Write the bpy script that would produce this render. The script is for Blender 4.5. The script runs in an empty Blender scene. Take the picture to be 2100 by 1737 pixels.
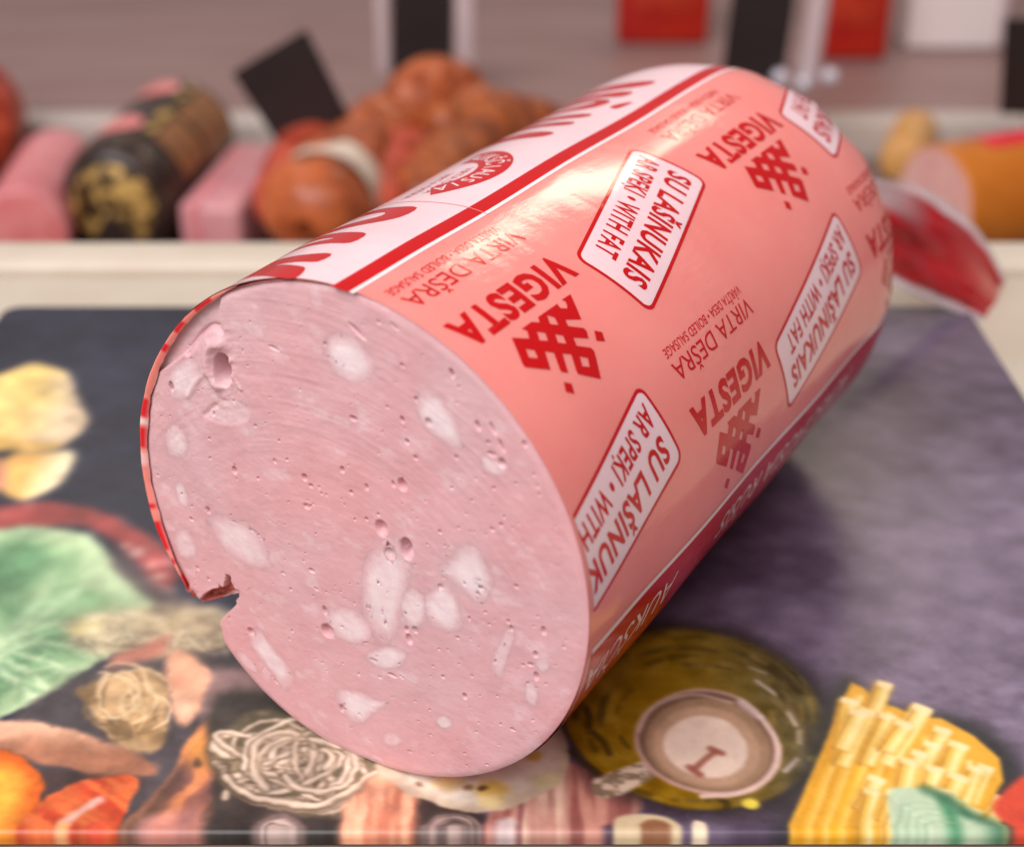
import bpy, bmesh, math, random
import numpy as np
from mathutils import Vector, Matrix

# ------------------------------------------------------------------ camera, world, light
F_PX, PITCH, CAM_H = 3014.0, 0.5131, 0.2184          # focal length for a 2100 px wide frame
IMG_W, IMG_CX, IMG_CY = 2100.0, 1050.0, 868.5
scene = bpy.context.scene
COL = scene.collection
cam_data = bpy.data.cameras.new('camera')
cam_data.sensor_width = 36.0
cam_data.lens = 36.0 * F_PX / IMG_W
cam_data.clip_start, cam_data.clip_end = 0.01, 20.0
cam_data.dof.use_dof = True
cam_data.dof.focus_distance = 0.300
cam_data.dof.aperture_fstop = 10.0
cam_data.dof.aperture_blades = 0
cam = bpy.data.objects.new('camera', cam_data)
cam.location = (0, 0, CAM_H)
cam.rotation_euler = (math.pi / 2 - PITCH, 0, 0)
COL.objects.link(cam)
scene.camera = cam

world = bpy.data.worlds.new('World')
scene.world = world
world.use_nodes = True
bgn = world.node_tree.nodes['Background']
bgn.inputs['Color'].default_value = (1.0, 0.93, 0.93, 1)
bgn.inputs['Strength'].default_value = 0.24


def area_light(name, loc, target, sx, sy, power, color):
    d = bpy.data.lights.new(name, 'AREA')
    d.shape = 'RECTANGLE'
    d.size, d.size_y, d.energy, d.color = sx, sy, power, color
    o = bpy.data.objects.new(name, d)
    o.location = loc
    v = Vector(target) - Vector(loc)
    o.rotation_euler = v.to_track_quat('-Z', 'Y').to_euler()
    COL.objects.link(o)
    return o


area_light('display_lamp', (0.32, 1.50, 0.84), (0.05, 0.40, 0.0), 0.34, 0.17, 1.9, (1.0, 0.85, 0.64))
area_light('display_lamp', (-0.50, 1.50, 0.84), (-0.05, 0.40, 0.0), 0.34, 0.12, 0.7, (1.0, 0.88, 0.72))
area_light('ceiling_light', (-0.75, -0.70, 1.75), (0.0, 0.35, 0.0), 2.2, 1.6, 62.0, (1.0, 0.96, 0.975))

scene.view_settings.view_transform = 'Standard'
scene.view_settings.look = 'None'
scene.view_settings.exposure = 0.22
scene.view_settings.gamma = 1.0
scene.view_settings.use_curve_mapping = False

rng = random.Random(7)

# ------------------------------------------------------------------ geometry of the photograph: pixel -> place
FW = np.array([0, math.cos(PITCH), -math.sin(PITCH)])
RT = np.array([1.0, 0, 0])
UP = np.cross(RT, FW)
CAM = np.array([0, 0, CAM_H])
R = 0.055
SC = np.array([-0.0325, 0.2420, R])                  # centre of the cut face
AZ = 0.5385
AX = np.array([math.sin(AZ), math.cos(AZ), 0])
SR = np.array([math.cos(AZ), -math.sin(AZ), 0])
ZZ = np.array([0, 0, 1.0])
TA, TB = math.tan(-0.0248), math.tan(0.0237)


def ray(x, y):
    return FW + RT * (x - IMG_CX) / F_PX - UP * (y - IMG_CY) / F_PX


def on_z(x, y, z=0.0):
    d = ray(x, y)
    t = (z - CAM_H) / d[2]
    return CAM + d * t


def at_y(x, y, Y):
    d = ray(x, y)
    return CAM + d * (Y / d[1])


def on_face(x, y):
    n = AX - TA * SR - TB * ZZ
    d = ray(x, y)
    o = CAM - SC
    P = o + d * (-(o @ n) / (d @ n))
    return P @ SR * 1000, P @ ZZ * 1000


# ------------------------------------------------------------------ small helpers
def lin(c):
    c = np.asarray(c, float) / 255.0
    return np.where(c <= 0.04045, c / 12.92, ((c + 0.055) / 1.055) ** 2.4)


def link(name, mesh, mat=None, parent=None):
    o = bpy.data.objects.new(name, mesh)
    COL.objects.link(o)
    if mat is not None:
        mesh.materials.append(mat)
    if parent is not None:
        o.parent = parent
    return o


def tag(o, label=None, cat=None, group=None, kind=None):
    if label: o['label'] = label
    if cat: o['category'] = cat
    if group: o['group'] = group
    if kind: o['kind'] = kind
    return o


def empty(name, loc, rz=0.0, label=None, cat=None, group=None):
    o = bpy.data.objects.new(name, None)
    o.empty_display_size = 0.02
    o.location = loc
    o.rotation_euler = (0, 0, rz)
    COL.objects.link(o)
    return tag(o, label, cat, group)


def mesh_from(verts, faces, smooth=True):
    me = bpy.data.meshes.new('mesh')
    me.from_pydata([tuple(v) for v in verts], [], [tuple(f) for f in faces])
    me.update()
    if smooth:
        me.polygons.foreach_set('use_smooth', [True] * len(me.polygons))
    return me


def grid_mesh(P, close_v=False, smooth=True, flip=False):
    """P: (nu, nv, 3) array of points -> quad mesh; fast path with numpy"""
    nu, nv = P.shape[:2]
    idx = np.arange(nu * nv).reshape(nu, nv)
    if close_v:
        b = np.roll(idx, -1, 1)
        q = np.stack([idx[:-1], idx[1:], b[1:], b[:-1]], -1).reshape(-1, 4)
    else:
        q = np.stack([idx[:-1, :-1], idx[1:, :-1], idx[1:, 1:], idx[:-1, 1:]], -1).reshape(-1, 4)
    if flip:
        q = q[:, ::-1]
    me = bpy.data.meshes.new('mesh')
    me.vertices.add(nu * nv)
    me.vertices.foreach_set('co', P.reshape(-1).astype(np.float32))
    me.loops.add(q.size)
    me.loops.foreach_set('vertex_index', q.reshape(-1).astype(np.int32))
    me.polygons.add(len(q))
    me.polygons.foreach_set('loop_start', np.arange(0, q.size, 4, dtype=np.int32))
    me.polygons.foreach_set('use_smooth', np.full(len(q), smooth))
    me.update(calc_edges=True)
    return me


def hash2(ix, iy, seed):
    n = (ix.astype(np.int64) * 374761393 + iy.astype(np.int64) * 668265263 + seed * 974634777) & 0xffffffff
    n = ((n ^ (n >> 13)) * 1274126177) & 0xffffffff
    return ((n ^ (n >> 16)) & 0xffff) / 65535.0


def vnoise(x, y, seed=0):
    ix, iy = np.floor(x), np.floor(y)
    fx, fy = x - ix, y - iy
    fx, fy = fx * fx * (3 - 2 * fx), fy * fy * (3 - 2 * fy)
    a, b = hash2(ix, iy, seed), hash2(ix + 1, iy, seed)
    c, d = hash2(ix, iy + 1, seed), hash2(ix + 1, iy + 1, seed)
    return (a * (1 - fx) + b * fx) * (1 - fy) + (c * (1 - fx) + d * fx) * fy


def fbm(x, y, seed=0, octaves=4):
    s, a, t = 0, 1.0, 0
    for i in range(octaves):
        s = s + a * vnoise(x * 2 ** i, y * 2 ** i, seed + i * 17)
        t += a
        a *= 0.5
    return s / t


def sstep(a, b, x):
    t = np.clip((x - a) / (b - a), 0, 1)
    return t * t * (3 - 2 * t)


def smooth_closed(pts, n=8):
    p = np.asarray(pts, float)
    out = []
    m = len(p)
    for i in range(m):
        p0, p1, p2, p3 = p[i - 1], p[i], p[(i + 1) % m], p[(i + 2) % m]
        for k in range(n):
            t = k / n
            out.append(0.5 * ((2 * p1) + (-p0 + p2) * t + (2 * p0 - 5 * p1 + 4 * p2 - p3) * t * t + (-p0 + 3 * p1 - 3 * p2 + p3) * t ** 3))
    return np.array(out)


def smooth_open(pts, n=8):
    p = np.asarray(pts, float)
    p = np.vstack([2 * p[0] - p[1], p, 2 * p[-1] - p[-2]])
    out = []
    for i in range(1, len(p) - 2):
        p0, p1, p2, p3 = p[i - 1], p[i], p[i + 1], p[i + 2]
        for k in range(n):
            t = k / n
            out.append(0.5 * ((2 * p1) + (-p0 + p2) * t + (2 * p0 - 5 * p1 + 4 * p2 - p3) * t * t + (-p0 + 3 * p1 - 3 * p2 + p3) * t ** 3))
    out.append(p[-2])
    return np.array(out)


def seg_dist(X, Y, pts, closed=False):
    d = np.full(X.shape, 1e9)
    n = len(pts)
    for i in range(n if closed else n - 1):
        ax, ay = pts[i]
        bx, by = pts[(i + 1) % n]
        vx, vy = bx - ax, by - ay
        L = vx * vx + vy * vy + 1e-12
        t = np.clip(((X - ax) * vx + (Y - ay) * vy) / L, 0, 1)
        d = np.minimum(d, (X - ax - t * vx) ** 2 + (Y - ay - t * vy) ** 2)
    return np.sqrt(d)


def inside(X, Y, pts):
    c = np.zeros(X.shape, bool)
    n = len(pts)
    for i in range(n):
        x1, y1 = pts[i]
        x2, y2 = pts[i - 1]
        if y1 == y2:
            continue
        m = ((y1 > Y) != (y2 > Y)) & (X < (x2 - x1) * (Y - y1) / (y2 - y1) + x1)
        c ^= m
    return c


# ------------------------------------------------------------------ materials
def new_mat(name):
    m = bpy.data.materials.new(name)
    m.use_nodes = True
    nt = m.node_tree
    return m, nt, nt.nodes, nt.nodes['Principled BSDF']


def rgba(c):
    l = lin(c)
    return (float(l[0]), float(l[1]), float(l[2]), 1)


def noise_mix(nt, c1, c2, scale, detail=4, lo=0.35, hi=0.65, stretch=None, coord='Object', rough=0.55):
    n = nt.nodes
    tc = n.new('ShaderNodeTexCoord')
    mp = n.new('ShaderNodeMapping')
    if stretch:
        mp.inputs['Scale'].default_value = stretch
    nt.links.new(tc.outputs[coord], mp.inputs['Vector'])
    no = n.new('ShaderNodeTexNoise')
    no.inputs['Scale'].default_value = scale
    no.inputs['Detail'].default_value = detail
    no.inputs['Roughness'].default_value = rough
    nt.links.new(mp.outputs['Vector'], no.inputs['Vector'])
    cr = n.new('ShaderNodeValToRGB')
    cr.color_ramp.elements[0].position, cr.color_ramp.elements[0].color = lo, c1
    cr.color_ramp.elements[1].position, cr.color_ramp.elements[1].color = hi, c2
    nt.links.new(no.outputs['Fac'], cr.inputs['Fac'])
    return cr.outputs['Color'], no.outputs['Fac'], mp


def bump(nt, bsdf, height, strength, dist):
    b = nt.nodes.new('ShaderNodeBump')
    b.inputs['Strength'].default_value = strength
    b.inputs['Distance'].default_value = dist
    nt.links.new(height, b.inputs['Height'])
    nt.links.new(b.outputs['Normal'], bsdf.inputs['Normal'])
    return b


def plain(name, c1, c2=None, rough=0.4, scale=40, metallic=0.0, coat=0.0, sss=0.0, sss_scale=0.004, bump_d=0.0, stretch=None, lo=.35, hi=.65, alpha=None, trans=0.0, ior=1.45):
    m, nt, n, b = new_mat(name)
    c2 = c2 or tuple(min(255, v * 1.08) for v in c1)
    col, fac, _ = noise_mix(nt, rgba(c1), rgba(c2), scale, stretch=stretch, lo=lo, hi=hi)
    nt.links.new(col, b.inputs['Base Color'])
    b.inputs['Roughness'].default_value = rough
    b.inputs['Metallic'].default_value = metallic
    b.inputs['Coat Weight'].default_value = coat
    b.inputs['Coat Roughness'].default_value = 0.12
    b.inputs['IOR'].default_value = ior
    b.inputs['Transmission Weight'].default_value = trans
    if sss:
        b.inputs['Subsurface Weight'].default_value = sss
        b.inputs['Subsurface Radius'].default_value = (1.0, 0.45, 0.35)
        b.inputs['Subsurface Scale'].default_value = sss_scale
    if bump_d:
        bump(nt, b, fac, 1.0, bump_d)
    if alpha is not None:
        b.inputs['Alpha'].default_value = alpha
    return m


def film_wrinkle(nt, b):
    """the stretched casing film: long shallow creases and fine crinkle, same on film and print"""
    n = nt.nodes
    tc = n.new('ShaderNodeTexCoord')
    mp = n.new('ShaderNodeMapping')
    mp.inputs['Scale'].default_value = (1.0, 0.28, 1.0)
    mp.inputs['Rotation'].default_value = (0.3, 0.0, 0.35)
    nt.links.new(tc.outputs['Object'], mp.inputs['Vector'])
    n1 = n.new('ShaderNodeTexNoise')
    n1.inputs['Scale'].default_value = 60
    n1.inputs['Detail'].default_value = 3
    nt.links.new(mp.outputs['Vector'], n1.inputs['Vector'])
    n2 = n.new('ShaderNodeTexNoise')
    n2.inputs['Scale'].default_value = 620
    n2.inputs['Detail'].default_value = 4
    n2.inputs['Roughness'].default_value = 0.65
    nt.links.new(mp.outputs['Vector'], n2.inputs['Vector'])
    n3 = n.new('ShaderNodeTexNoise')
    n3.inputs['Scale'].default_value = 34
    n3.inputs['Detail'].default_value = 2
    nt.links.new(tc.outputs['Object'], n3.inputs['Vector'])
    rmp = n.new('ShaderNodeMapRange')
    rmp.inputs['From Min'].default_value = 0.44
    rmp.inputs['From Max'].default_value = 0.66
    rmp.inputs['To Min'].default_value = 0.12
    nt.links.new(n3.outputs['Fac'], rmp.inputs['Value'])
    # thin tension creases
    wv = n.new('ShaderNodeTexNoise')
    wv.inputs['Scale'].default_value = 120
    wv.inputs['Detail'].default_value = 2
    mp3 = n.new('ShaderNodeMapping')
    mp3.inputs['Scale'].default_value = (0.16, 1.0, 0.5)
    mp3.inputs['Rotation'].default_value = (0.0, 0.2, -0.5)
    nt.links.new(tc.outputs['Object'], mp3.inputs['Vector'])
    nt.links.new(mp3.outputs['Vector'], wv.inputs['Vector'])
    b1 = n.new('ShaderNodeBump')
    b1.inputs['Strength'].default_value = 1.0
    b1.inputs['Distance'].default_value = 0.00012
    nt.links.new(n1.outputs['Fac'], b1.inputs['Height'])
    b3 = n.new('ShaderNodeBump')
    b3.inputs['Distance'].default_value = 0.00022
    nt.links.new(rmp.outputs['Result'], b3.inputs['Strength'])
    nt.links.new(wv.outputs['Fac'], b3.inputs['Height'])
    nt.links.new(b1.outputs['Normal'], b3.inputs['Normal'])
    b2 = n.new('ShaderNodeBump')
    b2.inputs['Distance'].default_value = 0.00012
    nt.links.new(rmp.outputs['Result'], b2.inputs['Strength'])
    nt.links.new(n2.outputs['Fac'], b2.inputs['Height'])
    nt.links.new(b3.outputs['Normal'], b2.inputs['Normal'])
    nt.links.new(b2.outputs['Normal'], b.inputs['Normal'])


def film_mat(name, c1, c2, rough=0.12, sss=0.25):
    m, nt, n, b = new_mat(name)
    col, fac, _ = noise_mix(nt, rgba(c1), rgba(c2), 55, detail=5, lo=0.3, hi=0.7)
    nt.links.new(col, b.inputs['Base Color'])
    b.inputs['Roughness'].default_value = rough
    b.inputs['IOR'].default_value = 1.45
    b.inputs['Specular IOR Level'].default_value = 0.3
    b.inputs['Subsurface Weight'].default_value = sss
    b.inputs['Subsurface Radius'].default_value = (1.0, 0.35, 0.28)
    b.inputs['Subsurface Scale'].default_value = 0.004
    film_wrinkle(nt, b)
    return m


M_CASING = film_mat('casing_film', (243, 138, 130), (247, 148, 139))
M_RED = film_mat('print_red', (196, 6, 12), (204, 14, 20), sss=0.0)
M_WHITE = film_mat('print_white', (243, 203, 207), (247, 211, 214))
M_THIN = film_mat('print_thin_white', (250, 225, 225), (252, 230, 230), sss=0.0)


def meat_mat():
    m, nt, n, b = new_mat('meat')
    col, fac, mp = noise_mix(nt, rgba((216, 165, 168)), rgba((226, 178, 181)), 95, detail=8, lo=0.33, hi=0.67, rough=0.62)
    # broad blush over the slice
    c2, f2, _ = noise_mix(nt, rgba((255, 246, 246)), rgba((246, 255, 255)), 22, detail=2)
    mul = n.new('ShaderNodeMix')
    mul.data_type = 'RGBA'
    mul.blend_type = 'MULTIPLY'
    mul.inputs[0].default_value = 1.0
    nt.links.new(col, mul.inputs[6])
    nt.links.new(c2, mul.inputs[7])
    att = n.new('ShaderNodeAttribute')
    att.attribute_name = 'fat'
    fatcol, ff, _ = noise_mix(nt, rgba((230, 206, 208)), rgba((238, 219, 219)), 260, detail=5)
    mix = n.new('ShaderNodeMix')
    mix.data_type = 'RGBA'
    # ragged rim of the fat
    add = n.new('ShaderNodeMath')
    add.operation = 'MULTIPLY_ADD'
    nz = n.new('ShaderNodeTexNoise')
    nz.inputs['Scale'].default_value = 700
    nz.inputs['Detail'].default_value = 3
    tc = n.new('ShaderNodeTexCoord')
    nt.links.new(tc.outputs['Object'], nz.inputs['Vector'])
    sub = n.new('ShaderNodeMath')
    sub.operation = 'SUBTRACT'
    sub.inputs[1].default_value = 0.5
    nt.links.new(nz.outputs['Fac'], sub.inputs[0])
    m4 = n.new('ShaderNodeMath')
    m4.operation = 'MULTIPLY'
    nt.links.new(att.outputs['Fac'], m4.inputs[0])
    inv = n.new('ShaderNodeMath')
    inv.operation = 'SUBTRACT'
    inv.inputs[0].default_value = 1.0
    nt.links.new(att.outputs['Fac'], inv.inputs[1])
    nt.links.new(inv.outputs[0], m4.inputs[1])
    m5 = n.new('ShaderNodeMath')
    m5.operation = 'MULTIPLY'
    m5.inputs[1].default_value = 3.0
    nt.links.new(m4.outputs[0], m5.inputs[0])
    nt.links.new(sub.outputs[0], add.inputs[0])
    nt.links.new(m5.outputs[0], add.inputs[1])
    nt.links.new(att.outputs['Fac'], add.inputs[2])
    add.use_clamp = True
    nt.links.new(add.outputs[0], mix.inputs[0])
    nt.links.new(mul.outputs[2], mix.inputs[6])
    nt.links.new(fatcol, mix.inputs[7])
    at2 = n.new('ShaderNodeAttribute')
    at2.attribute_name = 'torn'
    mx2 = n.new('ShaderNodeMix')
    mx2.data_type = 'RGBA'
    tcol, _, _ = noise_mix(nt, rgba((168, 74, 64)), rgba((196, 112, 98)), 300, detail=3)
    nt.links.new(at2.outputs['Fac'], mx2.inputs[0])
    nt.links.new(mix.outputs[2], mx2.inputs[6])
    nt.links.new(tcol, mx2.inputs[7])
    nt.links.new(mx2.outputs[2], b.inputs['Base Color'])
    b.inputs['Roughness'].default_value = 0.42
    b.inputs['Specular IOR Level'].default_value = 0.35
    b.inputs['Subsurface Weight'].default_value = 0.35
    b.inputs['Subsurface Radius'].default_value = (1.0, 0.42, 0.38)
    b.inputs['Subsurface Scale'].default_value = 0.0022
    n3 = n.new('ShaderNodeTexNoise')
    n3.inputs['Scale'].default_value = 900
    n3.inputs['Detail'].default_value = 6
    n3.inputs['Roughness'].default_value = 0.7
    mp2 = n.new('ShaderNodeMapping')
    mp2.inputs['Scale'].default_value = (0.45, 1.0, 1.0)
    mp2.inputs['Rotation'].default_value = (0, 0.5, 0)
    nt.links.new(tc.outputs['Object'], mp2.inputs['Vector'])
    nt.links.new(mp2.outputs['Vector'], n3.inputs['Vector'])
    bump(nt, b, n3.outputs['Fac'], 1.0, 0.00009)
    return m


M_MEAT = meat_mat()

# ------------------------------------------------------------------ counter, rail, display deck (setting)
M_LEDGE = plain('cream_ledge', (204, 189, 170), (210, 197, 179), rough=0.45, scale=30)
M_EDGE = plain('grey_edge_strip', (120, 108, 100), (134, 120, 112), rough=0.4, scale=60)
M_DECK = plain('steel_deck', (138, 106, 102), (152, 122, 117), rough=0.42, scale=6, stretch=(1, 6, 1))  # pink reflected by the steel is put into the base colour
M_TRAY = plain('shaded_tray', (104, 86, 80), (122, 102, 96), rough=0.45, scale=9)  # deep shade between the sausages is put into this colour
M_RISER = plain('steel_riser', (186, 172, 163), (194, 181, 172), rough=0.4, scale=8)
M_GROOVE = plain('dark_groove', (70, 62, 55), rough=0.7)


def box_mesh(x0, x1, y0, y1, z0, z1, bev=0.0, seg=2):
    bm = bmesh.new()
    bmesh.ops.create_cube(bm, size=1)
    for v in bm.verts:
        v.co = Vector((x0 + (v.co.x + .5) * (x1 - x0), y0 + (v.co.y + .5) * (y1 - y0), z0 + (v.co.z + .5) * (z1 - z0)))
    if bev:
        bmesh.ops.bevel(bm, geom=list(bm.edges), offset=bev, segments=seg, profile=0.5, affect='EDGES')
    me = bpy.data.meshes.new('mesh')
    bm.to_mesh(me)
    bm.free()
    me.polygons.foreach_set('use_smooth', [bev > 0] * len(me.polygons))
    return me


MAT_T = 0.0032
tag(link('counter_top', box_mesh(-0.9, 0.9, 0.2230, 0.5040, -0.035, -MAT_T, 0.001), M_LEDGE), 'cream counter top under the printed mat', None, None, 'structure')
tag(link('counter_edge', box_mesh(-0.9, 0.9, -0.1, 0.2225, -0.035, -MAT_T - 0.0004, 0.001), M_EDGE), 'grey strip along the front of the counter', None, None, 'structure')
tag(link('counter_groove', box_mesh(-0.9, 0.9, 0.5042, 0.5095, -0.035, -0.012), M_GROOVE), 'dark groove between counter and rail', None, None, 'structure')
tag(link('counter_rail', box_mesh(-0.9, 0.9, 0.5097, 0.5340, -0.20, -0.0005, 0.003, 3), M_LEDGE), 'cream rail behind the counter', None, None, 'structure')
Z_DECK, Z_STEP, Y_STEP = -0.150, -0.123, 1.06
tag(link('display_deck', box_mesh(-1.1, 1.1, 0.5345, Y_STEP, Z_DECK - 0.02, Z_DECK), M_TRAY), 'front tray of the display, coloured dark for the shade between the items', None, None, 'structure')
tag(link('display_riser', box_mesh(-1.1, 1.1, Y_STEP + 0.0005, Y_STEP + 0.03, Z_DECK - 0.02, Z_STEP + 0.0005, 0.002), M_RISER), 'pale step in the display deck', None, None, 'structure')
tag(link('display_shelf', box_mesh(-1.3, 1.3, Y_STEP + 0.031, 2.2, Z_DECK - 0.02, Z_STEP), M_DECK), 'mauve grey rear deck of the display', None, None, 'structure')

# ------------------------------------------------------------------ the printed mat
MX0, MX1, MY0, MY1, MCR = -0.178, 0.160, 0.2205, 0.4715, 0.006


def mm(pts):
    return [tuple(on_z(x, y)[:2] * 1000) for x, y in pts]


def build_print(X, Y):
    """paints the food picture that is printed on the mat, in millimetres on the mat"""
    X0, Y0 = X, Y
    wx = (fbm(X / 6, Y / 6, 101, 4) - .5) * 3.4 + (fbm(X / 1.7, Y / 1.7, 104, 2) - .5) * .9
    wy = (fbm(X / 6, Y / 6, 102, 4) - .5) * 3.4 + (fbm(X / 1.7, Y / 1.7, 105, 2) - .5) * .9
    calm = 1 - .86 * sstep(-12, 12, X)
    X, Y = X + wx * calm * .75, Y + wy * calm * .75
    n1 = fbm(X / 26, Y / 26, 3, 5)
    n2 = fbm(X / 7 + 40, Y / 4.5, 9, 4)
    n3 = fbm(X / 2.2, Y / 1.6 + 9, 21, 3)
    C = np.zeros(X.shape + (3,))
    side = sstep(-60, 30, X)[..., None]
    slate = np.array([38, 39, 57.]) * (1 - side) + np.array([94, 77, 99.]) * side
    slate = slate + np.array([26, 26, 26.]) * sstep(45, 120, X)[..., None] * sstep(440, 330, Y)[..., None]  # reflected sheen at the near right, painted into the slate colour
    tex = ((n1 - .5) * 46 + (n2 - .5) * 44 + (n3 - .5) * 18)[..., None]
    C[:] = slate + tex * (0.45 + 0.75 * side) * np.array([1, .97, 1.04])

    def put(mask, col):
        col = np.asarray(col, float)
        if col.ndim == 1:
            col = np.broadcast_to(col, C.shape)
        C[:] = C * (1 - mask[..., None]) + col * mask[..., None]

    def box(pts, pad):
        a = np.asarray(pts)
        pad = pad + 2.6
        sx = (X0[0] >= a[:, 0].min() - pad) & (X0[0] <= a[:, 0].max() + pad)
        sy = (Y0[:, 0] >= a[:, 1].min() - pad) & (Y0[:, 0] <= a[:, 1].max() + pad)
        i, j = np.where(sy)[0], np.where(sx)[0]
        if len(i) == 0 or len(j) == 0:
            return None
        return slice(i[0], i[-1] + 1), slice(j[0], j[-1] + 1)

    def pmask(px, soft=0.8, smooth=True, raw=False):
        pts = px if raw else mm(px)
        if smooth:
            pts = smooth_closed(pts, 5)
        M = np.zeros(X.shape)
        b = box(pts, soft * 2)
        if b is None:
            return M
        xs, ys = X[b], Y[b]
        d = seg_dist(xs, ys, pts, True)
        d = np.where(inside(xs, ys, pts), d, -d)
        M[b] = sstep(-soft, soft, d)
        return M

    def pdist(px, smooth=True):
        pts = mm(px)
        if smooth:
            pts = smooth_closed(pts, 5)
        M = np.full(X.shape, -99.)
        b = box(pts, 8)
        if b is None:
            return M
        d = seg_dist(X[b], Y[b], pts, True)
        M[b] = np.where(inside(X[b], Y[b], pts), d, -d)
        return M

    def stroke(px, w, col, soft=0.35, op=1.0, raw=False, n=6):
        pts = px if raw else mm(px)
        pts = smooth_open(pts, n) if len(pts) > 2 else pts
        b = box(pts, w + soft * 2)
        if b is None:
            return
        d = seg_dist(X[b], Y[b], pts)
        k = (sstep(w / 2 + soft, w / 2 - soft, d) * op)[..., None]
        C[b] = C[b] * (1 - k) + np.asarray(col, float) * k

    def stub(p0, p1, w, col, op=.95, soft=.3):
        (ax_, ay_), (bx_, by_) = mm([p0, p1])
        b = box([(ax_, ay_), (bx_, by_)], w + 1)
        if b is None:
            return
        vx, vy = bx_ - ax_, by_ - ay_
        L_ = math.hypot(vx, vy) + 1e-9
        al = ((X[b] - ax_) * vx + (Y[b] - ay_) * vy) / L_
        pe = np.abs((X[b] - ax_) * vy - (Y[b] - ay_) * vx) / L_
        k = (sstep(w / 2 + soft, w / 2 - soft, pe) * sstep(-soft, soft, al) * sstep(L_ + soft, L_ - soft, al) * op)[..., None]
        C[b] = C[b] * (1 - k) + np.asarray(col, float) * k

    g = lambda a, b, t: np.asarray(a, float) * (1 - t[..., None]) + np.asarray(b, float) * t[..., None]

    # potatoes / cheese on the left
    P = [(-60, 800), (0, 768), (60, 748), (110, 752), (147, 778), (163, 830), (179, 868), (140, 908), (92, 924), (30, 922), (-60, 915)]
    m = pmask(P, 1.0)
    put(m, g((244, 206, 120), (238, 208, 168), sstep(-152, -136, X + (n2 - .5) * 8)) + ((n1 - .5) * 30)[..., None])
    put(pmask([(-40, 895), (60, 905), (130, 908), (92, 924), (30, 922), (-40, 915)], 1.2) * .7, (236, 178, 84))
    m = pmask([(18, 932), (90, 928), (140, 922), (152, 936), (128, 985), (84, 1014), (34, 1026), (8, 1000)], 1.0)
    put(m, g((232, 176, 92), (242, 222, 174), sstep(-140, -130, X)))
    put(pmask([(-60, 935), (4, 940), (14, 975), (2, 1005), (-60, 1010)], 1.4), (206, 138, 104))
    # salami curve and lettuce
    m = pmask([(-60, 1052), (0, 1038), (100, 1030), (200, 1046), (290, 1086), (345, 1132), (362, 1190), (330, 1215), (292, 1170), (240, 1112), (150, 1076), (0, 1088), (-60, 1100)], 1.3)
    put(m, g((150, 62, 60), (214, 142, 138), sstep(.48, .72, n2 * .6 + n1 * .4)))
    for x, y, r in ((285, 1132, 3), (330, 1182, 2.6), (262, 1118, 2), (310, 1160, 1.8), (352, 1215, 2.2)):
        c = mm([(x, y)])[0]
        put(sstep(r, r * .3, np.hypot(X - c[0], Y - c[1])) * .85, (224, 188, 176))
    put(pmask([(220, 1130), (330, 1200), (420, 1245), (470, 1290), (340, 1290), (250, 1260), (150, 1190)], 3.0) * .8, (112, 96, 92))
    L = [(-80, 1105), (0, 1086), (110, 1080), (196, 1108), (228, 1160), (262, 1195), (312, 1236), (306, 1262), (250, 1290), (262, 1310), (200, 1360), (120, 1410), (50, 1452), (0, 1468), (-80, 1480)]
    m = pmask(L, 1.0)
    lt = sstep(.30, .72, fbm(X / 13, Y / 13, 61, 4))
    put(m, g((88, 136, 92), (170, 202, 146), lt))
    rim_ = pdist(L)
    put(m * sstep(9, 1, rim_ + (n1 - .5) * 8) * .55, (206, 222, 178))
    put(m * sstep(30, 16, rim_ + (n1 - .5) * 10) * sstep(5, 14, rim_) * .25, (70, 118, 86))
    root_ = (-40, 1330)
    for i in range(9):
        a0 = -1.05 + i * .26
        ln = rng.uniform(230, 330)
        pts = [(root_[0] + ln * q * math.cos(a0 + .12 * math.sin(q * 3 + i)), root_[1] + ln * q * math.sin(a0 + .12 * math.sin(q * 3 + i)) * .8) for q in (0, .25, .5, .75, 1)]
        if i in (0, 8):
            continue
        M0 = C.copy()
        stroke(pts, 1.7, (206, 224, 180), .9, .8)
        for q in range(1, 5):
            for sg in (-1, 1):
                x0, y0 = pts[q - 1][0] * .4 + pts[q][0] * .6, pts[q - 1][1] * .4 + pts[q][1] * .6
                a1 = a0 + sg * rng.uniform(.5, .8)
                l1 = rng.uniform(30, 60)
                stroke([(x0, y0), (x0 + l1 * .5 * math.cos(a1), y0 + l1 * .45 * math.sin(a1)), (x0 + l1 * math.cos(a1 * .85), y0 + l1 * .8 * math.sin(a1 * .85))], .8, (192, 216, 166), .6, .65)
                stroke([(x0 + 6, y0 + 8), (x0 + 6 + l1 * .8 * math.cos(a1), y0 + 8 + l1 * .7 * math.sin(a1))], 1.6, (84, 130, 92), 1.3, .35)
        C[:] = M0 * (1 - m[..., None]) + C * m[..., None]
    # dry herbs: pale tangle
    H = [(150, 1268), (250, 1250), (360, 1240), (470, 1262), (478, 1320), (400, 1350), (300, 1358), (210, 1340), (140, 1310)]
    put(pmask(H, 3.0) * .9, g((150, 128, 104), (214, 190, 146), sstep(.4, .62, n3)))
    put(sstep(5, 1, np.hypot(X - mm([(180, 1282)])[0][0], Y - mm([(180, 1282)])[0][1])) * .7, (240, 222, 140))  # yellow lamp glint painted into the print
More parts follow.
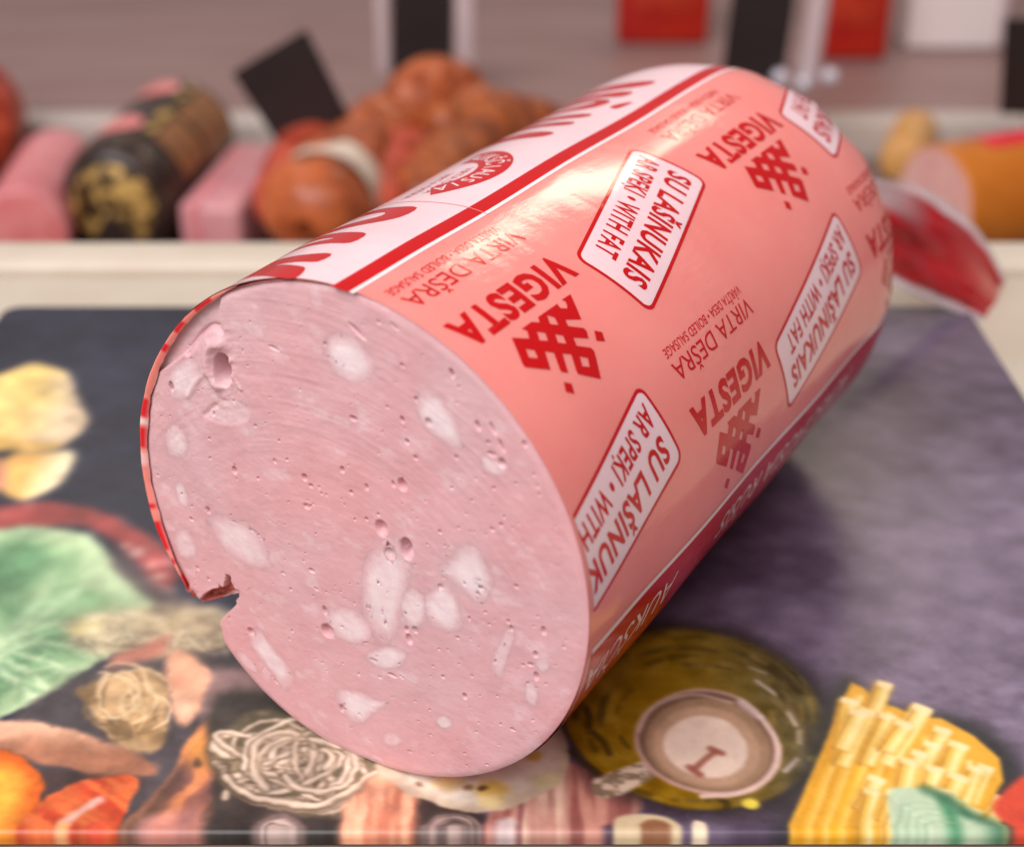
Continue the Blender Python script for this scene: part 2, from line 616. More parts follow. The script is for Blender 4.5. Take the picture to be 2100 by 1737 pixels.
    for i in range(110):
        x0, y0 = rng.uniform(170, 465), rng.uniform(1248, 1345)
        a, l = rng.uniform(-1.2, 1.2), rng.uniform(12, 38)
        stroke([(x0, y0), (x0 + l * .5 * math.cos(a) + rng.uniform(-4, 4), y0 + l * .5 * math.sin(a)), (x0 + l * math.cos(a), y0 + l * math.sin(a))], rng.uniform(.35, .9), rng.choice([(240, 222, 176), (222, 196, 150), (128, 112, 96), (250, 238, 200)]), .3, .8)
    put(pmask([(230, 1350), (300, 1318), (350, 1300), (330, 1340), (270, 1372), (215, 1392)], 1.5) * .85, (206, 120, 100))
    # dark ground between
    put(pmask([(30, 1470), (150, 1390), (300, 1352), (480, 1340), (540, 1440), (440, 1600), (300, 1700), (240, 1760), (60, 1760), (40, 1560)], 2.0) * .85, np.stack([62 + n1 * 26, 54 + n1 * 24, 54 + n1 * 26], -1))
    # first noodle nest (dim, brown)
    N1 = [(160, 1410), (230, 1388), (300, 1372), (336, 1400), (342, 1480), (330, 1530), (270, 1542), (230, 1520), (190, 1470), (168, 1440)]
    put(pmask(N1, 1.2), g((140, 108, 70), (204, 164, 116), sstep(.3, .7, n2)))
    for i in range(22):
        cx, cy = rng.uniform(215, 300), rng.uniform(1410, 1490)
        rx, ry = rng.uniform(30, 62), rng.uniform(30, 60)
        t0 = rng.uniform(0, 6.28)
        stroke([(cx + rx * math.cos(t0 + k * .35), cy + ry * math.sin(t0 + k * .35)) for k in range(8)], rng.uniform(.6, 1.1), rng.choice([(222, 186, 138), (198, 156, 106), (122, 94, 62), (232, 198, 152)]), .35, .85)
    # salmon petals, mauve cloth
    put(pmask([(420, 1380), (520, 1370), (560, 1440), (520, 1500), (440, 1510), (400, 1440)], 2.5) * .9, (150, 116, 112))
    put(pmask([(340, 1350), (380, 1335), (430, 1380), (420, 1420), (396, 1470), (366, 1490), (344, 1420)], 1.2), g((226, 152, 118), (242, 186, 150), n2))
    # orange onion stem / wooden spoon
    S_ = [(545, 1424), (470, 1450), (400, 1500), (350, 1580), (300, 1650), (238, 1712), (232, 1770), (440, 1770), (434, 1690), (446, 1600), (470, 1520), (520, 1460)]
    sm = pmask(S_, 1.0)
    stt = fbm(X / 2.2 - Y / 7, Y / 16, 77, 3)
    put(sm, g((150, 92, 80), (222, 134, 84), sstep(.35, .68, stt)))
    put(sm * pmask([(236, 1718), (300, 1652), (352, 1580), (384, 1570), (340, 1650), (300, 1760), (232, 1770)], 2.5) * .85, (76, 58, 54))
    put(sm * sstep(10, 1, np.hypot(X - mm([(436, 1535)])[0][0], Y - mm([(436, 1535)])[0][1])) * .85, (240, 156, 64))
    put(sm * pmask([(300, 1680), (430, 1668), (440, 1770), (280, 1770)], 2) * .7, (206, 134, 124))
    c = mm([(410, 1562)])[0]
    put(sstep(1.5, .6, np.hypot(X - c[0], (Y - c[1]) * .8)) * .8, (84, 62, 50))
    # pale root
    m = pmask([(-60, 1480), (0, 1478), (80, 1482), (180, 1508), (262, 1536), (318, 1572), (300, 1590), (200, 1592), (120, 1570), (0, 1538), (-60, 1530)], 1.0)
    yy = mm([(100, 1535)])[0][1]
    put(m, g((166, 106, 78), (230, 172, 138), sstep(-3, 4, Y - yy + X * .02 + (n2 - .5) * 4)))
    put(pmask([(60, 1585), (200, 1592), (300, 1598), (240, 1650), (120, 1660), (70, 1700)], 2) * .8, (68, 48, 46))
    # tomatoes
    T1 = [(-80, 1545), (-20, 1535), (40, 1548), (78, 1580), (84, 1630), (66, 1690), (40, 1770), (-80, 1770)]
    d = pdist(T1)
    put(sstep(-.6, .6, d), g((226, 92, 22), (252, 168, 52), sstep(0, 9, d + (n2 - .5) * 5)))
    T2 = [(44, 1690), (90, 1640), (150, 1606), (220, 1592), (284, 1594), (270, 1650), (236, 1730), (230, 1780), (30, 1780)]
    d = pdist(T2)
    put(sstep(-.6, .6, d), g((198, 62, 30), (232, 108, 52), sstep(.35, .65, fbm(X / 5 + Y / 4, Y / 12, 5, 3))))
    stroke([(130, 1690), (160, 1668), (205, 1640)], 2.2, (250, 206, 196), 1.0, .8)
    stroke([(112, 1760), (116, 1720), (132, 1690)], 2.4, (246, 172, 96), 1.0, .8)
    stroke([(190, 1770), (194, 1725), (200, 1700)], 4.0, (222, 70, 46), 1.0, .8)
    # second noodle nest (bright)
    put(pmask([(430, 1440), (560, 1420), (760, 1560), (700, 1770), (420, 1770), (438, 1600)], 2), np.stack([52 + n1 * 22, 46 + n1 * 20, 42 + n1 * 18], -1))
    N2 = [(462, 1500), (520, 1458), (600, 1470), (700, 1520), (790, 1570), (800, 1620), (740, 1660), (650, 1674), (560, 1660), (480, 1620), (440, 1560)]
    put(pmask(N2, 1.0), g((92, 82, 62), (150, 128, 98), sstep(.4, .62, n2)))
    put(pmask([(560, 1520), (620, 1500), (700, 1540), (700, 1590), (620, 1600), (570, 1570)], 2) * .8, (92, 94, 78))
    strands = []
    for i in range(46):
        cx, cy = 612 + rng.uniform(-55, 70), 1562 + rng.uniform(-30, 40)
        rx, ry = rng.uniform(60, 150), rng.uniform(30, 95)
        t0 = rng.uniform(0, 6.28)
        tilt = rng.uniform(-.5, .6)
        pts = []
        for q in range(rng.randint(6, 11)):
            a_ = t0 + q * .3
            ex_, ey_ = rx * math.cos(a_), ry * math.sin(a_)
            pts.append((cx + ex_ * math.cos(tilt) - ey_ * math.sin(tilt), cy + (ex_ * math.sin(tilt) + ey_ * math.cos(tilt)) * .8))
        if max(p_[0] for p_ in pts) < 815 and min(p_[0] for p_ in pts) > 438 and max(p_[1] for p_ in pts) < 1680 and min(p_[1] for p_ in pts) > 1448:
            strands.append((pts, rng.uniform(.9, 1.7)))
    for i in range(12):
        w_ = i / 11
        strands.append(([(446 + 22 * w_, 1560 + 30 * w_), (480 + 30 * w_, 1618 + 8 * w_), (570 + 20 * w_, 1652 - 6 * w_ + rng.uniform(-6, 8)), (680, 1660 - 22 * w_ + rng.uniform(-5, 8)), (790 - 20 * w_, 1600 - 18 * w_)], rng.uniform(1.0, 1.8)))
    for pts, w_ in strands:
        tone = rng.uniform(-22, 14)
        stroke(pts, w_ + .8, (84, 68, 50), .5, .7)
        stroke(pts, w_, (212 + tone, 186 + tone, 160 + tone), .35, .95)
        stroke([(x_ - 1, y_ - 1.5) for x_, y_ in pts], w_ * .35, (234, 214, 194), .3, .6)
    # peach onion quarters and nests along the front
    m = pmask([(690, 1700), (720, 1640), (790, 1580), (850, 1590), (872, 1640), (866, 1770), (690, 1770)], 1.2)
    put(m, g((190, 112, 84), (236, 168, 130), sstep(.35, .65, fbm(X / 2.4, Y / 20, 31, 3))))
    put(pmask([(860, 1640), (940, 1650), (1000, 1680), (900, 1700), (862, 1720)], 1.5), (58, 46, 42))
    for base, w_, n_ in ((575, 72, 16), (930, 74, 22)):
        put(pmask([(base - w_, 1770), (base - w_ + 14, 1690), (base, 1664), (base + w_ - 14, 1690), (base + w_, 1770)], 1.0), (84, 70, 62))
        for i in range(n_):
            rx = rng.uniform(18, w_)
            cx = base + rng.uniform(-8, 8)
            stroke([(cx + rx * math.cos(q * .3 + math.pi), 1735 + rng.uniform(-2, 2) + 66 * rx / w_ * math.sin(q * .3 + math.pi)) for q in range(11)], rng.uniform(.5, 1.2), rng.choice([(206, 178, 166), (180, 150, 140), (120, 98, 92), (228, 206, 196)]), .3, .85)
    # red onion on the right of it
    put(pmask([(1010, 1650), (1070, 1590), (1150, 1560), (1230, 1590), (1316, 1640), (1290, 1680), (1230, 1700), (1200, 1770), (1000, 1770)], 1.0), g((150, 84, 76), (208, 142, 122), sstep(.35, .7, fbm(X / 2.6, Y / 22, 37, 3))))
    put(pmask([(1060, 1600), (1130, 1560), (1160, 1600), (1150, 1770), (1060, 1770)], 1.4), g((190, 134, 118), (236, 196, 168), sstep(.35, .65, fbm(X / 1.6, Y / 30, 41, 3))))
    stroke([(1068, 1640), (1062, 1700), (1064, 1770)], 1.6, (132, 66, 70), .6, .8)
    stroke([(1036, 1690), (1026, 1720), (1030, 1770)], 4.0, (224, 208, 206), 1.2, .8)
    # fried cheese with brown spots
    W = [(770, 1560), (850, 1520), (1000, 1480), (1100, 1455), (1150, 1490), (1168, 1560), (1140, 1610), (1060, 1650), (960, 1664), (860, 1640), (790, 1595)]
    d = pdist(W)
    put(sstep(-.5, .5, d), g((198, 172, 144), (238, 222, 204), sstep(0, 6, d + (n2 - .5) * 3)))
    for x, y, r, col in ((915, 1600, 5, (214, 180, 110)), (1010, 1615, 5.5, (226, 180, 60)), (1095, 1548, 3, (222, 172, 60)), (1010, 1640, 4, (226, 200, 132)), (958, 1612, 2.0, (128, 82, 40)), (990, 1612, 1.6, (70, 44, 24)), (860, 1605, 1.4, (140, 100, 60)), (1120, 1600, 5, (222, 206, 150))):
        c = mm([(x, y)])[0]
        put(sstep(-.5, .5, d) * sstep(r, r * .25, np.hypot(X - c[0], (Y - c[1]) * 1.2)) * .8, col)
    # oil bowl
    put(pmask([(1150, 1440), (1200, 1320), (1380, 1275), (1560, 1310), (1690, 1410), (1712, 1540), (1640, 1640), (1500, 1680), (1330, 1655), (1210, 1590)], 4.0) * .85, (40, 34, 34))
    B = [(1160, 1460), (1210, 1350), (1350, 1292), (1500, 1306), (1620, 1364), (1686, 1450), (1690, 1530), (1640, 1600), (1540, 1650), (1400, 1656), (1270, 1610), (1190, 1540)]
    bm_ = pmask(B, .8)
    bc = mm([(1420, 1480)])[0]
    rr = np.hypot(X - bc[0], (Y - bc[1]) * 1.0)
    ang = np.arctan2(Y - bc[1], X - bc[0])
    right = sstep(-10, 26, X - bc[0])
    facet = .5 + .5 * np.sin(ang * 17 + np.floor(rr / 5) * 2)
    put(bm_, g((146, 106, 8), (96, 82, 42), right) + ((n2 - .5) * 34 + (facet - .5) * 18 * sstep(14, 22, rr))[..., None])
    for x, y, x2, y2, w in ((1270, 1320, 1310, 1312, 1.0), (1390, 1330, 1470, 1336, 1.2), (1190, 1400, 1220, 1372, 1.2), (1200, 1450, 1208, 1490, 1.6), (1215, 1500, 1250, 1545, 1.4), (1170, 1540, 1230, 1600, 1.2), (1190, 1560, 1250, 1610, 1.2), (1520, 1340, 1600, 1392, 1.4), (1640, 1470, 1660, 1530, 1.6), (1230, 1355, 1290, 1342, 1.0), (1340, 1302, 1360, 1300, 1.2), (1480, 1640, 1490, 1656, 1.6), (1560, 1350, 1640, 1420, 1.8), (1400, 1362, 1500, 1372, .8), (1183, 1420, 1188, 1440, 1.4)):
        stroke([(x, y), ((x + x2) / 2 + 4, (y + y2) / 2 - 3), (x2, y2)], w, (56, 42, 20), .6, .75)
    for x, y, x2, y2, w in ((1552, 1396, 1592, 1424, 1.0), (1615, 1458, 1632, 1486, 1.1), (1640, 1500, 1640, 1522, 1.3), (1610, 1580, 1634, 1556, 1.2), (1530, 1366, 1570, 1380, .6)):
        stroke([(x, y), (x2, y2)], w, (214, 194, 190), .5, .85)
    for i in range(70):
        a_ = rng.uniform(0, 6.28)
        k_ = rng.choice([.62, .74, .86, .95])
        da = rng.uniform(.06, .16)
        pts = [(1424 + 258 * k_ * math.cos(a_ + q * da), 1474 + 176 * k_ * math.sin(a_ + q * da)) for q in (0, 1, 2)]
        if pts[0][0] < 1300 and pts[0][1] > 1560:
            continue
        col = rng.choice([(58, 46, 14), (70, 56, 20), (176, 140, 48), (150, 122, 60), (44, 36, 16)])
        stroke(pts, rng.uniform(.7, 2.0), col, .6, rng.uniform(.3, .65))
    for x, y, rx in ((1668, 1556, 2.0), (1540, 1648, 2.6)):
        c = mm([(x, y)])[0]
        put(sstep(rx, rx * .4, np.hypot(X - c[0], (Y - c[1]) * 1.2)), (232, 206, 66))
    # the cup in the bowl
    put(pmask([(1215, 1600), (1240, 1588), (1330, 1556), (1350, 1570), (1345, 1590), (1260, 1634), (1216, 1626)], .7), g((136, 112, 88), (218, 190, 164), sstep(.38, .62, n3)))
    cc = [(1300, 1520), (1330, 1450), (1420, 1412), (1520, 1430), (1588, 1500), (1594, 1570), (1540, 1622), (1440, 1628), (1345, 1590)]
    put(pmask(cc, .6), (196, 152, 138))

    def shrink(pts, k, dx=0, dy=0):
        a = np.array(pts, float)
        c0 = a.mean(0)
        return [tuple(c0 + (q - c0) * k + (dx, dy)) for q in a]
    put(pmask(shrink(cc, .93, -1, -2), .5), (122, 88, 68))
    put(pmask(shrink(cc, .86, 2, 4), .8), (164, 128, 96))
    put(pmask(shrink(cc, .74, -2, 8), 1.0), (196, 154, 122))
    put(pmask(shrink(cc, .58, -4, 8), .6), (236, 206, 184))
    stroke([(1560, 1470), (1596, 1530), (1580, 1590), (1520, 1626), (1440, 1632)], 1.4, (236, 198, 184), .5, .9)
    stroke([(1310, 1500), (1340, 1450), (1420, 1424), (1500, 1440)], .9, (206, 172, 156), .4, .8)
    stroke([(1520, 1440), (1555, 1468)], 2.2, (232, 206, 200), .9, .7)
    stroke([(1424, 1576), (1446, 1556), (1468, 1540)], 1.5, (160, 86, 68), .5, .9)
    stroke([(1414, 1572), (1424, 1580), (1436, 1588)], 1.7, (164, 90, 72), .6, .9)
    stroke([(1458, 1534), (1470, 1540), (1480, 1544)], 1.7, (164, 90, 72), .6, .9)
    for x, y, x2, y2 in ((1240, 1400, 1300, 1350), (1300, 1340, 1380, 1322), (1250, 1470, 1262, 1420)):
        stroke([(x, y), ((x + x2) / 2 - 4, (y + y2) / 2 - 6), (x2, y2)], 2.6, (196, 150, 40), 1.6, .5)
    stroke([(1600, 1440), (1650, 1500), (1640, 1570)], 2.2, (150, 128, 84), 1.6, .5)
    # pasta tube at the front
    put(pmask([(1252, 1770), (1256, 1700), (1270, 1674), (1330, 1668), (1380, 1680), (1406, 1710), (1410, 1770)], .6), g((214, 190, 148), (244, 226, 188), sstep(.3, .7, n1)))
    put(pmask([(1312, 1692), (1330, 1680), (1360, 1682), (1376, 1694), (1350, 1702), (1326, 1700)], .6), (146, 96, 64))
    put(pmask([(1416, 1770), (1418, 1690), (1440, 1684), (1452, 1700), (1454, 1770)], .5), (234, 214, 180))
    # spaghetti bundle and its shadow
    put(pmask([(1620, 1640), (1690, 1440), (1740, 1386), (1800, 1440), (1900, 1456), (2000, 1480), (2080, 1540), (2120, 1640), (2120, 1770), (1590, 1770)], 3.5) * .88, (42, 42, 44))
    fan = [(1612, 1760), (1618, 1690), (1746, 1398), (1772, 1410), (1800, 1440), (1840, 1450), (1880, 1470), (1930, 1472), (2000, 1510), (2050, 1555), (2058, 1600), (2010, 1680), (1980, 1760)]
    put(pmask(fan, .6, smooth=False), (234, 168, 44))
    for i in range(10):
        t = i / 9
        bx, by = 1628 + 300 * t, 1772
        tx, ty = 1756 + 250 * t, 1425 + 150 * t
        tone = rng.uniform(-10, 10)
        stub((bx, by), (tx, ty), 4.6, (234 + tone * .5, 164 + tone, 24), .95, .5)
        stub((bx + 7, by), (tx + 7, ty), 2.6, (248, 194 + tone, 70), .9, .8)
        stub((bx + 12, by), (tx + 12, ty), 1.1, (252, 226, 150), .85, .6)
    tips = []
    for row in range(5):
        for i in range(8):
            tx = 1764 + i * 43 - row * 14 + rng.uniform(-18, 18)
            ty = 1402 + i * 24 + row * 46 + rng.uniform(-34, 30)
            if 1712 < tx < 2066 and not (row > 1 and i < 3 - row // 3):
                tips.append((ty, tx))
    for ty, tx in sorted(tips):
        lean = rng.uniform(.15, .72)
        ln = rng.uniform(60, 130)
        tone = rng.uniform(-16, 10)
        wd = rng.uniform(3.5, 4.6)
        bx, by = tx - lean * ln, ty + ln
        stub((bx - 4, by), (tx - 4, ty + 4), wd + .9, (212 + tone, 146 + tone, 30), .7, .7)
        stub((bx, by), (tx, ty), wd, (244 + tone * .5, 200 + tone, 96 + 2 * tone), .95, .5)
        stub((bx + 6, by), (tx + 6, ty + 3), wd * .4, (253, 230, 160), .8, .7)
        stub((bx - wd * 4.4, by), (tx - wd * 4.4, ty + 6), .5, (176, 104, 18), .7, .35)
        stub((tx - lean * 12, ty + 12), (tx, ty), wd * .98, (248, 224, 170), .75, .5)
    # basil leaf, tomato
    put(pmask([(1822, 1622), (1860, 1614), (1900, 1618), (1950, 1640), (1990, 1668), (2040, 1690), (2110, 1720), (2110, 1770), (1850, 1770), (1826, 1690)], .8),
        g((54, 112, 84), (186, 206, 170), sstep(.3, .7, fbm(X / 9 - Y / 14, Y / 9, 91, 3) + .25 * sstep(118, 92, X))))
    stroke([(1836, 1640), (1880, 1675), (1930, 1715), (1960, 1770)], .8, (206, 220, 190), .5, .7)
    stroke([(1936, 1640), (1955, 1690), (1965, 1770)], 3.0, (54, 128, 84), 1.5, .8)
    for k in range(7):
        x0, y0 = 1850 + k * 16, 1650 + k * 13
        stroke([(x0, y0), (x0 + 26, y0 - 6), (x0 + 60, y0 - 2)], .5, (150, 186, 150), .5, .5)
        stroke([(x0, y0), (x0 - 4, y0 + 22), (x0 - 14, y0 + 44)], .5, (120, 164, 130), .5, .5)
    stroke([(1900, 1618), (1950, 1640), (1990, 1668), (2040, 1690), (2110, 1722)], 3.0, (40, 96, 66), 1.6, .7)
    put(pmask([(2036, 1660), (2060, 1620), (2110, 1585), (2180, 1580), (2180, 1700), (2090, 1700)], 1.0), (224, 72, 48))
    # beyond the frame on both sides: more slate and a few forms
    # uneven tone as in a photographic print, then the print's own softness
    tone = 1 + (fbm(X0 / 4.2, Y0 / 4.2, 131, 4) - .5) * .42 + (fbm(X0 / 15, Y0 / 15, 133, 3) - .5) * .35
    C = C * (1 + (tone - 1) * (.25 + .75 * calm))[..., None]
    dx_ = X0[0, 1] - X0[0, 0]
    dy_ = (Y0[-1, 0] - Y0[0, 0]) / (Y0.shape[0] - 1)

    def blur(A, sig):
        for axis, st in ((1, dx_), (0, dy_)):
            r_ = max(1, int(3 * sig / st))
            k_ = np.exp(-.5 * (np.arange(-r_, r_ + 1) * st / sig) ** 2)
            k_ /= k_.sum()
            pad_ = [(0, 0)] * 3
            pad_[axis] = (r_, r_)
            B_ = np.pad(A, pad_, mode='edge')
            out = 0
            for i_, w_ in enumerate(k_):
                sl = [slice(None)] * 3
                sl[axis] = slice(i_, i_ + A.shape[axis])
                out = out + w_ * B_[tuple(sl)]
            A = out
        return A
    soft1, soft2 = blur(C, .32), blur(C, 1.2)
    wgt = sstep(255, 300, Y0)[..., None]
    C = soft1 * (1 - wgt) + soft2 * wgt
    grey = C.mean(-1, keepdims=True)
    C = grey + (C - grey) * 0.92
    C = C + ((fbm(X / 1.1, Y / 1.1, 71, 2) - .5) * 9)[..., None]
    return np.clip(C, 8, 248)


PRINT_GAIN = 1.0


def mat_material():
    m, nt, n, b = new_mat('printed_mat')
    a = n.new('ShaderNodeVertexColor')
    a.layer_name = 'print'
    nt.links.new(a.outputs['Color'], b.inputs['Base Color'])
    b.inputs['Roughness'].default_value = 0.34
    b.inputs['Specular IOR Level'].default_value = 0.42
    b.inputs['IOR'].default_value = 1.45
    no = n.new('ShaderNodeTexNoise')
    no.inputs['Scale'].default_value = 90
    no.inputs['Detail'].default_value = 3
    tc = n.new('ShaderNodeTexCoord')
    nt.links.new(tc.outputs['Object'], no.inputs['Vector'])
    bump(nt, b, no.outputs['Fac'], 0.35, 0.0002)
    return m


mat_root = empty('serving_mat', ((MX0 + MX1) / 2, (MY0 + MY1) / 2, -MAT_T), 0, 'glossy mat printed with pasta, tomatoes, lettuce and an oil bowl', 'mat')
MO = np.array([(MX0 + MX1) / 2, (MY0 + MY1) / 2, -MAT_T])
NXG, NYG = 860, 540
gx = np.linspace(MX0, MX1, NXG)
gy = MY0 + (MY1 - MY0) * (np.linspace(0, 1, NYG) ** 1.15)
GX, GY = np.meshgrid(gx, gy)
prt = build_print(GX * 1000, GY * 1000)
# rounded rear corners: rows near the back are pulled in
PX = GX.copy()
over = np.clip(GY - (MY1 - MCR), 0, MCR)
inset = MCR - np.sqrt(np.maximum(MCR ** 2 - over ** 2, 0))
half = (MX1 - MX0) / 2
PX = (PX - (MX0 + half)) * (half - inset) / half + (MX0 + half)
P = np.stack([PX, GY, np.zeros_like(PX)], -1)
# rolled front edge and skirt: the print runs on over it
er = 0.0018
skirt, scol = [], []
for k in range(1, 10):
    a = k / 9 * math.pi / 2
    skirt.append(np.stack([gx, np.full(NXG, MY0 - er * math.sin(a)), np.full(NXG, -er * (1 - math.cos(a)))], -1))
    scol.append(prt[0])
skirt.append(np.stack([gx, np.full(NXG, MY0 - er), np.full(NXG, -MAT_T + 0.0001)], -1))
scol.append(prt[0])
P = np.concatenate([np.array(skirt)[::-1], P], 0)
prt = np.concatenate([np.array(scol)[::-1], prt], 0)
top = grid_mesh(P - MO, flip=True)
ca = top.color_attributes.new('print', 'FLOAT_COLOR', 'POINT')
cl = np.ones((P.shape[0] * P.shape[1], 4), np.float32)
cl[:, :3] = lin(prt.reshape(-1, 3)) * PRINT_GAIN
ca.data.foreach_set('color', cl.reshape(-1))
link('printed_sheet', top, mat_material(), mat_root)
# the rim along the sides and the rear
ring = [P[i, 0] for i in range(10, P.shape[0])] + [P[-1, j] for j in range(1, NXG)] + [P[i, -1] for i in range(P.shape[0] - 2, 9, -1)]
ring = np.array(ring)
low = ring.copy()
low[:, 2] = -MAT_T + 0.0001
link('rim', grid_mesh(np.stack([ring, low], 0) - MO), plain('mat_rim', (90, 84, 92), rough=0.2), mat_root)

# ------------------------------------------------------------------ the sausage
saus = empty('boiled_sausage', (SC[0], SC[1], 0.0), -AZ, 'large cut boiled sausage in salmon pink casing with red lettering lying on the printed mat', 'sausage')
S_DOME, S_END, E_DOME = 0.155, 0.202, 2.7


def r_prof(s):
    q = np.clip((s - S_DOME) / (S_END - S_DOME), 0, 1)
    return R * np.maximum(1 - q ** E_DOME, 0) ** (1 / E_DOME)


# outline of the cut face: angle from the top (deg, right positive) -> radius (mm)
OUT_T = np.array([-180, -172, -162, -150, -142.5, -137.3, -133.5, -132.1, -131.4, -130.6, -129.2, -127.8, -127.2, -126.6, -126.0, -124, -121, -115, -105, -93, -79, -65, -53, -38, -16, 0, 30, 60, 90, 120, 150, 165, 180])
OUT_R = np.array([55.0, 55.6, 55.8, 55.6, 55.0, 54.4, 52.0, 50.2, 47.0, 42.6, 41.2, 39.4, 42.5, 48.5, 53.0, 53.6, 53.8, 54.0, 54.4, 54.6, 54.7, 54.6, 54.4, 54.5, 54.6, 54.8, 54.8, 54.8, 54.8, 54.8, 54.8, 54.9, 55.0])


def r_out(th):
    d = (np.degrees(th) + 180) % 360 - 180
    r = np.interp(d, OUT_T, OUT_R)
    near = sstep(-119.5, -123, d) * sstep(-136, -131, d)
    return r + near * ((fbm(d / 1.1, d * 0, 201, 3) - .5) * 2.4 + (fbm(d / .35, d * 0, 203, 2) - .5) * .8)


def left_lip(th):
    """1 where the casing stands loose from the meat on the left of the slice"""
    d = (np.degrees(th) + 180) % 360 - 180
    return sstep(-121, -108, d) * sstep(-40, -62, d)


def top_lip(th):
    d = (np.degrees(th) + 180) % 360 - 180
    return sstep(-62, -48, d) * sstep(-8, -26, d)


# ---- slice relief in millimetres (positive towards the viewer)
ZA = lambda x, y: on_face((400 + x / 2.0433) * IMG_W / 3198, (850 + y / 2.0433) * IMG_W / 3198)
ZB = lambda x, y: on_face((1000 + x / 2.044) * IMG_W / 3198, (900 + y / 2.044) * IMG_W / 3198)
ZC = lambda x, y: on_face((1000 + x / 1.909) * IMG_W / 3198, (1745 + y / 1.909) * IMG_W / 3198)
ZD = lambda x, y: on_face((x / 1.909) * IMG_W / 3198, (1745 + y / 1.909) * IMG_W / 3198)
KA, KB, KC = 0.036, 0.036, 0.039      # mm of the slice per zoom pixel, roughly
pores = []
for x, y, rx, ry, an, dp in [
    (1462, 378, 55, 15, -32, 1.2), (935, 488, 32, 11, -8, .7), (280, 730, 14, 34, 8, 1.2), (1437, 935, 22, 16, 0, 1), (1750, 940, 12, 20, 20, 1),
    (680, 1265, 16, 26, 10, 1.1), (1125, 1310, 16, 24, 0, 1.2), (1370, 1258, 14, 22, -10, 1.1), (1165, 1365, 13, 13, 0, .9), (1235, 1412, 8, 9, 0, .8),
    (1522, 1372, 10, 20, 15, 1), (1425, 1405, 12, 14, 0, .9), (1750, 1360, 26, 38, 10, .7), (1690, 1355, 10, 20, 20, .9), (1780, 1080, 12, 18, -5, 1),
    (510, 1520, 13, 26, 5, 1.1), (405, 1575, 14, 14, 0, .9), (1140, 1495, 22, 18, 0, .6), (1520, 1575, 10, 12, 0, .9), (1615, 1640, 34, 50, 12, .8),
    (790, 1650, 14, 14, 0, .7), (545, 905, 9, 20, -20, .7), (1255, 460, 10, 12, 0, .8), (1750, 595, 13, 9, -20, .9), (815, 980, 9, 9, 0, .8), (520, 1062, 9, 9, 0, .7),
    (965, 1075, 8, 8, 0, .7), (935, 1205, 9, 16, 10, .8), (1015, 1195, 8, 10, 0, .8), (830, 1315, 9, 11, 0, .8), (1600, 320, 12, 9, -20, .7), (1700, 345, 26, 10, -30, .8)]:
    u, v = ZA(x, y)
    pores.append((u, v, rx * KA * 1.25, ry * KA, an, dp))
for x, y, rx, ry, an, dp in [
    (525, 495, 15, 9, -20, .9), (840, 545, 13, 28, 22, 1.1), (885, 630, 9, 9, 0, .8), (695, 855, 15, 25, 18, 1.2), (1010, 875, 13, 28, 28, 1.1),
    (1105, 895, 11, 38, 30, 1.0), (1075, 985, 12, 12, 0, .8), (1160, 1005, 10, 38, 28, 1.1), (1095, 1058, 24, 14, 0, .9), (1165, 1115, 20, 28, 10, 1.0),
    (555, 980, 12, 16, -10, 1), (610, 1082, 12, 14, 0, 1), (525, 838, 10, 21, 18, 1), (612, 707, 10, 14, 0, .9), (390, 1525, 36, 46, 15, .9),
    (295, 1475, 8, 12, 0, .8), (552, 1665, 36, 68, 5, 3.2), (445, 1695, 28, 38, 10, 1.3), (765, 1555, 10, 12, 0, .9), (1100, 1540, 14, 12, 0, .7),
    (1305, 995, 12, 20, 15, .8), (370, 1445, 8, 10, 0, .8), (520, 1255, 26, 37, 12, .8), (480, 250, 20, 10, -35, .7), (870, 1080, 9, 14, 12, .8), (1365, 1190, 8, 10, 0, .7),
    (1250, 1245, 9, 9, 0, .7), (1110, 1275, 9, 11, 0, .7), (1155, 1510, 9, 14, 0, .8), (840, 1275, 9, 9, 0, .7), (970, 1355, 8, 8, 0, .7)]:
    u, v = ZB(x, y)
    pores.append((u, v, rx * KB * 1.25, ry * KB, an, dp))
